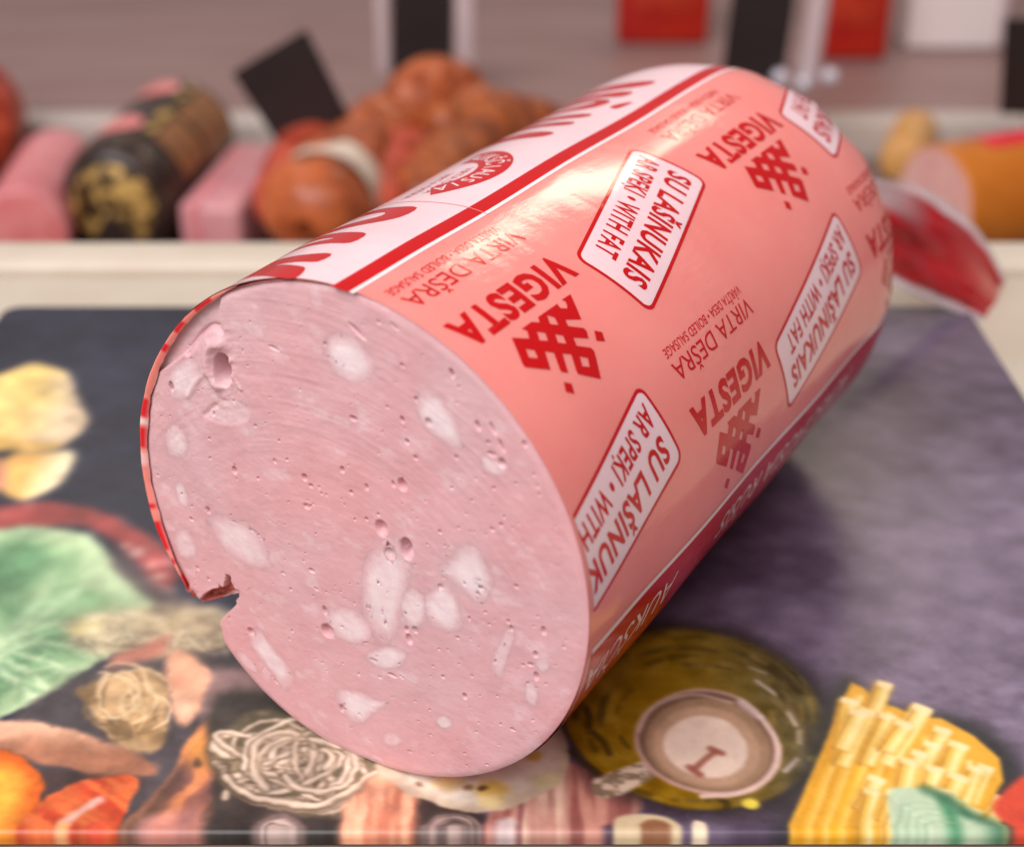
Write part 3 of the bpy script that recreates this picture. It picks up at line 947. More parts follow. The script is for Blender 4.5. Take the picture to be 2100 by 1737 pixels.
for x, y, rx, ry, an, dp in [
    (285, 292, 10, 11, 0, .9), (395, 385, 8, 14, 0, .8), (42, 430, 36, 44, 20, 1.8), (25, 310, 13, 30, 12, 1.2), (565, 425, 13, 20, 10, 1.1), (515, 420, 11, 20, 0, 1),
    (530, 480, 18, 34, 10, .8), (320, 605, 20, 9, -15, 1), (430, 695, 25, 12, 0, 1.2), (355, 705, 10, 8, 0, .9), (490, 710, 7, 7, 0, .8), (732, 702, 9, 11, 0, 1),
    (820, 470, 9, 9, 0, .9), (890, 352, 7, 10, 0, .9), (985, 318, 9, 8, 0, .9), (860, 150, 7, 7, 0, .8), (932, 150, 5, 5, 0, .7), (962, 180, 16, 13, 0, 1.1),
    (940, 210, 8, 8, 0, .8), (1168, 163, 10, 12, 0, 1), (1120, 373, 8, 12, 0, 1), (1140, 415, 10, 18, 5, 1.1), (1330, 430, 13, 26, 0, .9), (1285, 568, 12, 20, -5, 1.2),
    (1210, 633, 8, 10, 0, 1), (1255, 628, 15, 12, 20, 1), (1288, 698, 12, 26, 5, 1.2), (1345, 745, 6, 7, 0, .8), (1045, 608, 6, 10, 0, .8), (1100, 515, 5, 8, 0, .8),
    (862, 818, 12, 20, 5, 1.3), (905, 698, 7, 9, 0, .8), (1055, 817, 7, 7, 0, .8), (1075, 985, 6, 9, 0, .9), (1145, 1015, 11, 11, 0, 1.1), (1290, 1028, 5, 5, 0, .8),
    (930, 1030, 8, 6, 0, .8), (865, 1158, 10, 8, 0, .9), (535, 1148, 13, 7, 0, .8), (660, 1050, 11, 5, 0, .8), (1240, 740, 8, 8, 0, .8), (130, 890, 13, 26, 20, .9),
    (1465, 485, 5, 6, 0, .8), (1295, 345, 7, 7, 0, .8), (1400, 635, 5, 5, 0, .8), (995, 1225, 10, 7, 0, .8), (720, 170, 16, 20, -30, .8), (565, 850, 8, 6, 0, .7), (655, 900, 8, 6, 0, .7)]:
    u, v = ZC(x, y)
    pores.append((u, v, rx * KC * 1.25, ry * KC, an, dp))
for x, y, rx, ry, an, dp in [
    (1495, 435, 20, 28, 25, 1.3), (1735, 180, 8, 9, 0, .8), (1885, 180, 12, 9, -20, .9), (1645, 730, 18, 8, -30, .9), (1860, 70, 18, 14, 0, .9), (2035, 895, 11, 20, 15, .9),
    (1180, 55, 9, 16, 10, .9), (1920, 620, 6, 6, 0, .7), (1740, 430, 8, 9, 0, .8), (1245, 120, 9, 13, 15, .8), (1690, 85, 14, 9, 0, .6)]:
    u, v = ZD(x, y)
    pores.append((u, v, rx * KC * 1.25, ry * KC, an, dp))
for i in range(260):
    t, q = rng.uniform(0, 2 * math.pi), 52 * math.sqrt(rng.random())
    s_ = rng.choice([.14, .17, .2, .24, .3])
    pores.append((q * math.cos(t), q * math.sin(t), s_ * rng.uniform(.8, 1.3), s_ * rng.uniform(.8, 1.5), rng.uniform(-40, 40), rng.uniform(.25, .6)))

CAV = ZA(608, 622)
rec_poly = smooth_closed([ZA(582, 148), ZA(580, 260), ZA(590, 378), ZA(520, 362), ZA(440, 430), ZA(372, 512), ZA(262, 600), ZA(180, 640), ZA(150, 560), ZA(300, 380), ZA(440, 230)], 4)
groove = smooth_open([ZA(592, 380), ZA(540, 356), ZA(478, 382), ZA(425, 450), ZA(375, 520)], 6)
ridge = smooth_open([ZA(590, 455), ZA(535, 468), ZA(512, 545), ZA(516, 610), ZA(538, 660), ZA(574, 716)], 6)
ridge2 = smooth_open([ZA(490, 640), ZA(430, 710), ZA(385, 790)], 6)
ridge3 = smooth_open([ZA(720, 745), ZA(690, 700), ZA(640, 610), ZA(655, 560)], 6)
groove2 = smooth_open([ZA(560, 850), ZA(520, 880), ZA(485, 910)], 6)
smear = smooth_closed([ZA(490, 905), ZA(560, 820), ZA(680, 800), ZA(772, 860), ZA(762, 950), ZA(640, 978), ZA(540, 955)], 4)


ZN = lambda x, y: on_face((420 + x / 3.475) * IMG_W / 3198, (1650 + y / 3.475) * IMG_W / 3198)
torn = smooth_closed([ZN(735, 735), ZN(790, 690), ZN(850, 655), ZN(905, 650), ZN(915, 610), ZN(955, 640), ZN(985, 560), ZN(985, 500), ZN(1035, 520), ZN(1050, 600), ZN(1110, 680), ZN(1060, 720), ZN(960, 760), ZN(880, 850), ZN(740, 960), ZN(690, 830)], 3)


def sdist(u, v, poly):
    d = seg_dist(u, v, poly, True)
    return np.where(inside(u, v, poly), d, -d)


def relief(u, v):
    h = (fbm(u / 9 + 3, v / 9, 5, 3) - .5) * 0.45 + (fbm(u / 1.6, v / 1.1, 15, 3) - .5) * 0.10
    # knife drag: faint curved lines
    rr = np.hypot(u + 6, v + 30)
    h = h + (fbm(rr / 1.0, np.arctan2(v + 30, u + 6) * 3, 33, 2) - .5) * 0.13 * sstep(-25, 30, v)
    for pu, pv, rx, ry, an, dp in pores:
        e = max(rx, ry) * 1.6
        b = (np.abs(u - pu) < e) & (np.abs(v - pv) < e)
        if not b.any():
            continue
        c, s = math.cos(math.radians(an)), math.sin(math.radians(an))
        du, dv = u[b] - pu, v[b] - pv
        q = np.sqrt(((du * c + dv * s) / rx) ** 2 + ((-du * s + dv * c) / ry) ** 2)
        h[b] += -dp * .95 * sstep(1.05, .55, q) + .025 * np.exp(-((q - 1.25) / .18) ** 2)
    nb = (u < -18) & (v < -10)
    if nb.any():
        d = sdist(u[nb], v[nb], torn)
        h[nb] += -2.2 * sstep(-.1, .5, d) + (fbm(u[nb] / .6, v[nb] / .6, 301, 3) - .5) * 1.1 * sstep(-.8, .4, d)
    near = (u < -5) & (v > -5)
    un, vn = u[near], v[near]
    if un.size:
        hh = np.zeros_like(un)
        d = sdist(un, vn, rec_poly)
        hh -= 1.1 * sstep(-.1, .6, d)
        hh -= 0.9 * np.exp(-(seg_dist(un, vn, groove) / .55) ** 2)
        q = np.sqrt(((un - CAV[0]) / 2.3) ** 2 + ((vn - CAV[1]) / 3.7) ** 2)
        hh -= 4.6 * sstep(1.05, .62, q)
        hh += 1.2 * np.exp(-(seg_dist(un, vn, ridge) / 1.35) ** 2) * sstep(.85, 1.1, q)
        hh += 0.25 * np.exp(-(seg_dist(un, vn, ridge2) / .6) ** 2)
        hh += 0.4 * np.exp(-(seg_dist(un, vn, ridge3) / .45) ** 2)
        hh -= 0.3 * np.exp(-(seg_dist(un, vn, groove2) / .6) ** 2)
        d = sdist(un, vn, smear)
        hh -= 0.14 * sstep(-.2, .8, d)
        hh += (fbm(un / 1.1, vn / 1.1, 88, 3) - .5) * 0.45 * np.exp(-(q / 2.6) ** 2)
        h[near] += hh
    return h


def face_to_local(u, v, h):
    """mm on the slice -> metres in the sausage's own space (x right, y along the axis, z up)"""
    s = TA * u + TB * v - h
    return np.stack([u, s, v + R * 1000], -1) / 1000.0


NF = 620
ga = np.linspace(-1, 1, NF)
A_, B_ = np.meshgrid(ga, ga, indexing='ij')
du_ = A_ * np.sqrt(1 - B_ ** 2 / 2)
dv_ = B_ * np.sqrt(1 - A_ ** 2 / 2)
rho = np.hypot(du_, dv_)
tht = np.arctan2(du_, dv_)
ro = r_out(tht) - 0.2
# keep the notch local: the deep cut only bends the outer third
full = 54.6
radial = np.where(rho > .55, full * .55 + (ro - full * .55) * (rho - .55) / .45, full * rho)
U_, V_ = radial * np.sin(tht), radial * np.cos(tht)
H_ = relief(U_, V_)
edge = np.clip((rho - 0.965) / 0.035, 0, 1)
H_ = H_ * (1 - edge ** 2) - 0.45 * edge ** 2.2
FP = face_to_local(U_, V_, H_)
fme = grid_mesh(FP)
fat0 = 0.35 * sstep(-.6, 1.4, sdist(U_, V_, smear))
fat0 = np.clip(fat0 + 0.3 * sstep(.60, .8, fbm(U_ / 5, V_ / 3.4, 51, 4)), 0, 1)
fa = fme.attributes.new('fat', 'FLOAT', 'POINT')
fa.data.foreach_set('value', fat0.reshape(-1).astype(np.float32))
ta_ = fme.attributes.new('torn', 'FLOAT', 'POINT')
ta_.data.foreach_set('value', sstep(-.1, .5, sdist(U_, V_, torn)).reshape(-1).astype(np.float32))
slice_obj = link('cut_face', fme, M_MEAT, saus)
slice_obj['label'] = 'pale pink cut face with white fat pieces and air holes'

# the meat behind the slice, seen in the notch and past the loose casing
per = [(i, 0) for i in range(NF - 1)] + [(NF - 1, j) for j in range(NF - 1)] + [(i, NF - 1) for i in range(NF - 1, 0, -1)] + [(0, j) for j in range(NF - 1, 0, -1)]
pi_ = np.array(per)
rim = FP[pi_[:, 0], pi_[:, 1]]
rt_ = tht[pi_[:, 0], pi_[:, 1]]
rr_ = ro[pi_[:, 0], pi_[:, 1]]
rows = [rim]
for k, sd in enumerate((1.5, 3, 5, 7, 9, 11, 13, 15, 20, 30)):
    t = sstep(2, 14, np.array([sd]))[0]
    rad = rr_ * (1 - t) + (R * 1000 - .45) * t
    wob = (fbm(rt_ * 9, np.full_like(rt_, sd * .35), 4, 3) - .5) * 1.2 * (rr_ < 53.4)
    rad = rad + wob * (1 - t)
    rows.append(np.stack([rad * np.sin(rt_), np.full_like(rad, sd), np.maximum(rad * np.cos(rt_), -54.4) + R * 1000], -1) / 1000)
bme = grid_mesh(np.array(rows), close_v=True, flip=True)
link('meat_body', bme, plain('torn_meat', (196, 104, 96), (214, 132, 124), rough=.5, scale=400, sss=.3, bump_d=.0004), saus)

# ---- fat pieces, each its own part on the slice
OV = lambda x, y: on_face(x, y)
ZL = lambda x, y: on_face((x / 1.93) * IMG_W / 3198, (850 + y / 1.93) * IMG_W / 3198)
fats = [
    (ZA, [(1275, 500), (1300, 440), (1370, 425), (1450, 450), (1520, 540), (1552, 600), (1520, 660), (1430, 682), (1350, 650), (1295, 570)], 1.0),
    (ZA, [(290, 640), (340, 590), (400, 570), (450, 650), (430, 720), (380, 790), (300, 780), (282, 700)], .8),
    (ZA, [(250, 1040), (290, 990), (340, 1010), (370, 1090), (350, 1160), (290, 1170), (255, 1120)], .7),
    (ZA, [(305, 1370), (340, 1350), (370, 1420), (378, 1480), (345, 1482), (315, 1430)], .6),
    (ZL, [(1060, 1600), (1110, 1560), (1165, 1620), (1172, 1690), (1130, 1722), (1080, 1690)], .6),
    (OV, [(440, 1072), (480, 1068), (522, 1094), (545, 1138), (541, 1158), (500, 1150), (458, 1115)], .75),
    (ZB, [(640, 780), (650, 700), (700, 690), (780, 740), (840, 830), (885, 960), (882, 1000), (840, 990), (720, 920), (670, 860)], 1.0),
    (ZB, [(1040, 1080), (1090, 1092), (1180, 1150), (1172, 1180), (1100, 1180), (1050, 1150)], .7),
    (OV, [(762, 1145), (800, 1120), (831, 1160), (828, 1210), (816, 1260), (801, 1302), (770, 1292), (748, 1240), (750, 1190)], .9),
    (ZC, [(480, 250), (540, 190), (600, 220), (625, 290), (600, 380), (545, 400), (500, 330)], .8),
    (ZC, [(630, 250), (700, 180), (740, 170), (800, 240), (825, 330), (822, 390), (760, 412), (680, 380), (640, 320)], 1.0),
    (ZC, [(738, 70), (800, 0), (860, -60), (930, -42), (980, 50), (1007, 120), (992, 190), (940, 240), (860, 180), (780, 110)], 1.0),
    (ZD, [(1960, 330), (2040, 308), (2120, 330), (2192, 400), (2182, 480), (2100, 492), (2020, 460), (1970, 420)], .85),
    (ZD, [(1508, 470), (1550, 440), (1620, 530), (1712, 640), (1732, 720), (1680, 742), (1600, 640), (1520, 540)], .9),
    (ZC, [(300, 570), (400, 530), (480, 550), (497, 590), (450, 642), (350, 642), (308, 610)], .9),
    (ZC, [(118, 830), (150, 790), (250, 810), (330, 848), (382, 860), (310, 912), (260, 962), (190, 950), (140, 890)], 1.0),
    (ZC, [(698, 960), (740, 938), (782, 970), (770, 1002), (720, 1002)], .8),
    (ZC, [(1040, 580), (1080, 490), (1120, 430), (1150, 470), (1112, 600), (1076, 692), (1034, 640)], .5),
    (ZC, [(1228, 790), (1250, 738), (1292, 800), (1282, 862), (1240, 852)], .55),
    (ZC, [(1288, 610), (1340, 598), (1362, 640), (1320, 672)], .55),
    (ZC, [(380, 1060), (430, 1040), (480, 1080), (460, 1110), (400, 1100)], .4),
    (ZD, [(1420, 560), (1460, 570), (1520, 640), (1530, 670), (1490, 660), (1440, 610)], .4),
]
for fn, pl, w in fats:
    q = smooth_closed([fn(*p) for p in pl], 8)
    c = q.mean(0)
    nr = 18
    ts = np.linspace(0, 1, nr)
    G = c[None, None, :] + (q - c)[None, :, :] * (ts[:, None, None] * 1.3)
    jit = 1 + (fbm(G[..., 0] * 1.4, G[..., 1] * 1.4, 12, 2) - .5) * .22 * ts[:, None]
    G = c + (G - c) * jit[..., None]
    uu, vv = G[..., 0], G[..., 1]
    hh = relief(uu, vv) + 0.045 * (1 - ts[:, None] ** 4) - 0.012
    me = grid_mesh(face_to_local(uu, vv, hh), close_v=True, flip=True)
    at = me.attributes.new('fat', 'FLOAT', 'POINT')
    val = np.broadcast_to(sstep(1.0, .40, ts)[:, None], uu.shape) * w
    at.data.foreach_set('value', np.ascontiguousarray(val).reshape(-1).astype(np.float32))
    link('fat_piece', me, M_MEAT, slice_obj)


# ---- casing
def casing_pt(s, th, off=0.0):
    """s (m) along the axis, th (rad) from the top; the film follows the slice outline at the cut"""
    s, th = np.broadcast_arrays(np.asarray(s, float), np.asarray(th, float))
    base = r_prof(s)
    t = sstep(0.002, 0.014, s)
    ro_ = r_out(th) / 1000 + 0.0002
    d = (np.degrees(th) + 180) % 360 - 180
    keep = ((d > -45) | (d < -150)).astype(float)
    ro_ = ro_ * (1 - keep) + R * keep
    r = np.where(s < 0.02, ro_ * (1 - t) + base * t, base)
    # very shallow swell, so that the outline is not a ruled line
    r = r + 0.00022 * np.sin(s * 95 + th * 2.0) * sstep(0.004, 0.03, s)
    r = r + np.where(s > S_DOME + .01, 0.0012 * np.sin(th * 16) * sstep(S_DOME + .01, S_END, s) * sstep(S_END + .003, S_END - .006, s), 0)
    r = r + off
    lip = left_lip(th) * sstep(0.0, -0.0035, s)
    r = r + 0.0006 * lip
    z = np.maximum(R + r * np.cos(th), 0.0002 + off)
    return np.stack([r * np.sin(th), s, z], -1)


def s_front(th):
    d = (np.degrees(th) + 180) % 360 - 180
    sag = fbm(th * 7, th * 0, 61, 3)
    u, v = r_out(th) * np.sin(th), r_out(th) * np.cos(th)
    face = (TA * u + TB * v) / 1000
    bare = sstep(-150, -139, d) * sstep(-112, -124, d)      # torn away round the notch
    return face - 0.0002 * left_lip(th) - 0.0001 + 0.006 * bare * (.6 + .8 * sag) + 0.0045 * sstep(122, 136, np.abs(d)) * (.7 + .6 * sag)


NTH = 420
th = np.linspace(-math.pi, math.pi, NTH, endpoint=False)
sf = s_front(th)
rows = []
front_t = np.concatenate([np.linspace(0, .02, 12), np.linspace(.024, S_DOME - .01, 36), S_DOME - .01 + (S_END - S_DOME + .01) * np.sin(np.linspace(0, 1, 30) * math.pi / 2)[1:]])
for ft in front_t:
    s = sf * (1 - sstep(0.0, 0.02, np.array([ft]))[0]) + ft if ft < .02 else np.full(NTH, ft)
    rows.append(casing_pt(s, th))
casing = link('casing', grid_mesh(np.array(rows), close_v=True, flip=True), M_CASING, saus)


def decal(name, polys, mat, off, parent=casing, smin=0.0003, front=False):
    """polys: mesh data (verts Nx2 in mm on the unrolled film: s, arc; faces). Cut into strips and rolled on to the casing"""
    verts, faces = polys
    bm = bmesh.new()
    vs = [bm.verts.new((x, y, 0)) for x, y in verts]
    for f in faces:
        try:
            bm.faces.new([vs[i] for i in f])
        except ValueError:
            pass
    bmesh.ops.remove_doubles(bm, verts=list(bm.verts), dist=1e-4)
    if not bm.verts:
        bm.free()
        return None
    ys = [v.co.y for v in bm.verts]
    xs = [v.co.x for v in bm.verts]
    y = math.floor(min(ys) / 2.0) * 2.0 + 2.0
    while y < max(ys):
        bmesh.ops.bisect_plane(bm, geom=list(bm.verts) + list(bm.edges) + list(bm.faces), dist=1e-5, plane_co=(0, y, 0), plane_no=(0, 1, 0))
        y += 2.0
    x = math.floor(min(xs) / 6.0) * 6.0 + 6.0
    while x < max(xs):
        bmesh.ops.bisect_plane(bm, geom=list(bm.verts) + list(bm.edges) + list(bm.faces), dist=1e-5, plane_co=(x, 0, 0), plane_no=(1, 0, 0))
        x += 6.0 if x < 138 else 2.0
    if not front:
        bmesh.ops.bisect_plane(bm, geom=list(bm.verts) + list(bm.edges) + list(bm.faces), dist=1e-5, plane_co=(smin * 1000, 0, 0), plane_no=(-1, 0, 0), clear_outer=True)
    bmesh.ops.bisect_plane(bm, geom=list(bm.verts) + list(bm.edges) + list(bm.faces), dist=1e-5, plane_co=(190, 0, 0), plane_no=(1, 0, 0), clear_outer=True)
    if not bm.faces:
        bm.free()
        return None
    bmesh.ops.triangulate(bm, faces=[f for f in bm.faces if len(f.verts) > 4])
    bm.verts.ensure_lookup_table()
    co = np.array([v.co[:2] for v in bm.verts])
    th_ = co[:, 1] / 1000 / R
    s_ = co[:, 0] / 1000
    if front:
        s_ = np.maximum(s_, s_front(th_) + .0002)
    P_ = casing_pt(s_, th_, off)
    e = 1e-4
    du = casing_pt(s_ + e, th_, off) - casing_pt(s_ - e, th_, off)
    dv = casing_pt(s_, th_ + e, off) - casing_pt(s_, th_ - e, off)
    nn = np.cross(du, dv)
    nn /= np.linalg.norm(nn, axis=1)[:, None] + 1e-12
    out = np.stack([np.sin(th_), th_ * 0, np.cos(th_)], -1)
    nn *= np.sign((nn * out).sum(1) + 1e-9)[:, None]
    for v, p in zip(bm.verts, P_):
        v.co = p
    bm.normal_update()
    for f in bm.faces:
        c = f.calc_center_median()
        a = math.atan2(c.x, c.z - R)
        if f.normal.x * math.sin(a) + f.normal.z * math.cos(a) < 0:
            f.normal_flip()
    me = bpy.data.meshes.new('mesh')
    bm.to_mesh(me)
    bm.free()
    me.polygons.foreach_set('use_smooth', [True] * len(me.polygons))
    me.normals_split_custom_set_from_vertices([tuple(n) for n in nn])
    return link(name, me, mat, parent)


def curve_fill(loops):
    """2D outlines (with holes) -> filled verts, faces"""
    cu = bpy.data.curves.new('outline', 'CURVE')
    cu.dimensions = '2D'
    cu.fill_mode = 'BOTH'
    for lp in loops:
        sp = cu.splines.new('POLY')
        sp.points.add(len(lp) - 1)
        for p, (x, y) in zip(sp.points, lp):
            p.co = (x, y, 0, 1)
        sp.use_cyclic_u = True
    return _harvest(cu)


def _harvest(cu):
    o = bpy.data.objects.new('outline', cu)
    COL.objects.link(o)
    dg = bpy.context.evaluated_depsgraph_get()
    me = bpy.data.meshes.new_from_object(o.evaluated_get(dg))
    v = np.array([q.co[:2] for q in me.vertices]).reshape(-1, 2)
    f = [tuple(p.vertices) for p in me.polygons]
    bpy.data.objects.remove(o)
    bpy.data.curves.remove(cu)
    bpy.data.meshes.remove(me)
    return v, f


def text_mesh(body, bold=0.0, shear=0.0, spacing=1.0):
    cu = bpy.data.curves.new('lettering', 'FONT')
    cu.body = body
    cu.size = 10.0
    cu.offset = bold
    cu.shear = shear
    cu.space_character = spacing
    cu.resolution_u = 3
    cu.fill_mode = 'BOTH'
    return _harvest(cu)


CAPH = text_mesh('H')[0][:, 1].max()


def fit_text(body, width, cap, bold=0.0, shear=0.0, spacing=1.0):
    v, f = text_mesh(body, bold, shear, spacing)
    v = v.copy()
    v[:, 0] -= v[:, 0].min()
    v[:, 0] *= width / v[:, 0].max()
    v[:, 1] *= cap / CAPH
    return v, f


def rect(x0, x1, y0, y1):
    return np.array([(x0, y0), (x1, y0), (x1, y1), (x0, y1)]), [(0, 1, 2, 3)]


# stripes and the white panel (panel: arc below 0)
decal('white_panel', rect(-8, 176, -118, -0.3), M_WHITE, 0.00004, front=True)
decal('red_stripe', rect(0, 182, -0.3, 3.7), M_RED, 0.00008)
decal('white_line', rect(0, 182, 3.7, 4.7), M_THIN, 0.00008)
decal('white_line', rect(0, 176, 91.0, 92.3), M_THIN, 0.00008)
decal('red_band', rect(0, 178, 92.3, 150.0), M_RED, 0.00006)

LOGO = [(36.3, 30.9), (33.0, 36.1), (29.3, 34.3), (28.5, 35.6), (31.7, 37.7), (31.8, 38.5), (30.7, 39.8), (27.3, 37.9), (26.4, 39.5), (29.5, 41.5), (29.6, 42.4), (26.2, 47.2), (21.4, 43.8), (21.4, 43.2), (23.4, 40.1), (21.5, 39.0), (19.2, 42.4), (17.8, 41.5), (17.9, 40.9), (19.7, 37.9), (18.0, 36.7), (15.7, 40.0), (10.8, 36.8), (10.8, 36.1), (13.9, 31.0), (17.3, 33.1), (18.4, 31.8), (18.3, 31.2), (17.7, 30.8), (21.4, 30.8), (22.9, 31.8), (23.9, 30.8), (31.1, 30.9), (30.8, 31.9), (32.2, 32.8), (33.0, 32.2), (33.5, 31.4), (33.0, 30.8)]
LHOLES = [[(26.2, 31.5), (27.4, 32.7), (26.5, 34.3), (24.9, 33.2)], [(20.4, 32.9), (21.9, 34.0), (20.8, 35.5), (19.1, 34.5)], [(23.8, 35.3), (25.3, 36.4), (24.4, 38.0), (22.7, 36.9)], [(14.5, 34.2), (16.0, 35.4), (15.1, 36.9), (13.4, 35.8)], [(25.1, 41.4), (26.7, 42.6), (25.5, 44.1), (23.8, 43.1)]]
LDOTS = [[(33.7, 39.3), (35.3, 40.5), (34.2, 42.2), (32.2, 41.1)], [(16.5, 43.2), (18.1, 44.3), (17.0, 46.1), (15.3, 44.8)]]
logo_v, logo_f = curve_fill([LOGO] + LHOLES + LDOTS)

t_brand = fit_text('VIGESTA', 39.4, 6.3, bold=0.40, spacing=1.10)
t_prod = fit_text('VIRTA DEŠRA', 38.6, 3.9, bold=0.0)
t_sub = fit_text('VĀRĪTA DESA • BOILED SAUSAGE', 37.4, 2.0, bold=0.02)
t_tag1 = fit_text('SU LAŠINUKAIS', 46.8, 5.5, bold=0.32, spacing=1.09)
t_tag2 = fit_text('AR SPEKI • WITH FAT', 45.5, 4.7, bold=0.25, spacing=1.08)
COMMA = [(16.35, -.35), (17.0, -.35), (16.75, -1.25), (16.25, -1.25)]
LV1, LV2 = np.array((106.5, 0.0)), np.array((43.3, 42.4))
TAG_O = np.array((98.9, 10.2))
TAG_X, TAG_Y = np.array((-52.0, 15.0)) / 54.12, np.array((14.0, 52.3)) / 54.12
TAG_W, TAG_H = 54.5, 19.2


def rrect(x0, x1, y0, y1, r, n=6):
    out = []
    for cx, cy, a0 in ((x1 - r, y1 - r, 0), (x0 + r, y1 - r, 90), (x0 + r, y0 + r, 180), (x1 - r, y0 + r, 270)):
        for k in range(n + 1):
            a = math.radians(a0 + 90 * k / n)
            out.append((cx + r * math.cos(a), cy + r * math.sin(a)))
    return out


def to_film(v, org, ex, ey):
    v = np.asarray(v, float)
    return org + v[:, :1] * ex + v[:, 1:2] * ey


for i in range(-1, 3):
    for j in range(0, 2):
        o = i * LV1 + j * LV2
        # brand block: reads towards the slice, so x of the text runs against s
        sx0 = 43.4 + o[0]
        if sx0 > 3 and sx0 < 205:
            for nm, (tv, tf), dx, y0 in (('brand_lettering', t_brand, 0, 22.0), ('product_lettering', t_prod, 0.3, 11.8), ('product_lettering', t_sub, 1.6, 8.4)):
                fv = np.stack([sx0 - dx - tv[:, 0], o[1] + y0 + tv[:, 1]], -1)
                decal(nm, (fv, tf), M_RED, 0.00010)
            decal('brand_logo', (logo_v + o, logo_f), M_RED, 0.00010)
        org = TAG_O + o
        if org[0] > 2 and org[0] - 50 < 178:
            ov, of = curve_fill([rrect(0, TAG_W, 0, TAG_H, 2.6)])
            decal('tag_outline', (to_film(ov, org, TAG_X, TAG_Y), of), M_RED, 0.00006)
            ov, of = curve_fill([rrect(.85, TAG_W - .85, .85, TAG_H - .85, 1.9)])
            decal('tag_panel', (to_film(ov, org, TAG_X, TAG_Y), of), M_WHITE, 0.00009)
            v1 = t_tag1[0] + np.array((3.6, 10.2))
            v2 = t_tag2[0] + np.array((2.6, 2.9))
            decal('tag_lettering', (to_film(v1, org, TAG_X, TAG_Y), t_tag1[1]), M_RED, 0.00013)
            decal('tag_lettering', (to_film(np.array(COMMA) + np.array((2.6, 2.9)), org, TAG_X, TAG_Y), [(0, 1, 2, 3)]), M_RED, 0.00013)
            decal('tag_lettering', (to_film(v2, org, TAG_X, TAG_Y), t_tag2[1]), M_RED, 0.00013)

# grade lettering on the red band
tv, tf = fit_text('AUKŠČIAUSIA RŪŠIS', 84, 6.6, bold=-0.04, shear=0.25)
decal('grade_lettering', (np.stack([39.5 - tv[:, 0], 97.2 + tv[:, 1]], -1), tf), M_THIN, 0.00010)
decal('grade_lettering', (np.stack([39.5 + 106.5 - tv[:, 0], 97.2 + tv[:, 1]], -1), tf), M_THIN, 0.00010)

# big red script on the white panel and the round badge
SCRIPT = [
    [(6.4, -10.9), (1.2, -9.4), (1.6, -14), (4.6, -22), (9, -33), (13, -33), (10.6, -22.0), (8.4, -15.3)],
    [(14.4, -10.8), (10.1, -10.9), (10.4, -16), (11.2, -24), (13.2, -34), (19, -34), (16, -24), (14.9, -17.2)],
    [(25.8, -10.9), (20.6, -10.9), (20.8, -16), (22.0, -24), (23.4, -36), (26.2, -36), (24.6, -26), (24.2, -18), (26.4, -24), (29, -36), (33, -36), (29.6, -25), (27.6, -17)],
    [(43.2, -10.7), (36.7, -10.4), (33.0, -15.0), (31.6, -24), (33, -34), (36, -34), (35.8, -24), (37.6, -17), (41, -17.5), (42.4, -24), (44.5, -36), (50, -36), (46.6, -25), (44.6, -17)],
    [(99.0, -10.1), (95.2, -10.7), (94.8, -18), (97, -30), (103, -31), (101.4, -20.0)],
    [(108.6, -9.9), (105.5, -10.5), (106, -18), (109, -31), (114, -31), (110, -19)],
    [(116.0, -9.2), (112.8, -10.2), (112.8, -18), (116, -31), (120, -31), (117, -18)],
    [(127.4, -10.0), (122.5, -12.0), (121.4, -18), (124, -31), (127, -31), (126, -19), (129, -15), (131, -31), (134, -31), (131, -15)],
    [(127.6, -3.7), (121.3, -5.0), (122.6, -7.6), (125.6, -6.4)],
    [(136.5, -8.4), (131.8, -9.4), (133.1, -18), (136, -31), (141, -31), (137.4, -18)],
    [(146.5, -7.0), (141.8, -8.0), (139.8, -16), (144, -31), (149, -31), (146.4, -16)],
]
for lp in SCRIPT:
    v, f = curve_fill([[tuple(q) for q in smooth_closed(lp, 3)]])
    decal('script_lettering', (v, f), M_RED, 0.00008)
bc_, r1, r0 = np.array((67.5, -23.5)), 18.4, 10.4
arc = [(bc_[0] + r1 * math.cos(math.radians(a)), bc_[1] + r1 * math.sin(math.radians(a))) for a in range(2, 152, 5)]
arc += [(bc_[0] + r0 * math.cos(math.radians(a)), bc_[1] + r0 * math.sin(math.radians(a))) for a in range(148, 0, -5)]
v, f = curve_fill([arc])
decal('badge_ring', (v, f), M_RED, 0.00008)
word = 'AUKŠČIAUSIA'
for k, ch in enumerate(word):
    tv, tf = text_mesh(ch)
    if not len(tv):
        continue
    tv = tv.copy()
    tv[:, 0] -= tv[:, 0].mean()
    tv *= 4.0 / CAPH * np.array((.8, 1))
    a = math.radians(10 + k * 12.8)
    er_, et_ = np.array((math.cos(a), math.sin(a))), np.array((-math.sin(a), math.cos(a)))
    rad_ = 12.2
    decal('badge_lettering', (bc_ + er_ * rad_ + tv[:, :1] * et_ + tv[:, 1:2] * er_, tf), M_THIN, 0.00012)
# small print beside the badge: two rows of fine red letters
for row, y0 in enumerate((-17.2, -21.6)):
    tv, tf = fit_text('VIRTA DEŠRA', 20, 2.4)
    decal('small_lettering', (np.stack([72 - row * 2 - 0.0 - tv[:, 0] * 0.9, y0 + tv[:, 1]], -1), tf), M_RED, 0.00008)
# fine seam across the panel
sm_ = smooth_open([(45.8, 4.9), (46.6, -0.8), (46.9, -8.2), (48.2, -16.8), (50.6, -26)], 5)
lp = [tuple(q + (.14, 0)) for q in sm_] + [tuple(q - (.14, 0)) for q in sm_[::-1]]
v, f = curve_fill([lp])
decal('seam_line', (v, f), M_CASING, 0.00011)
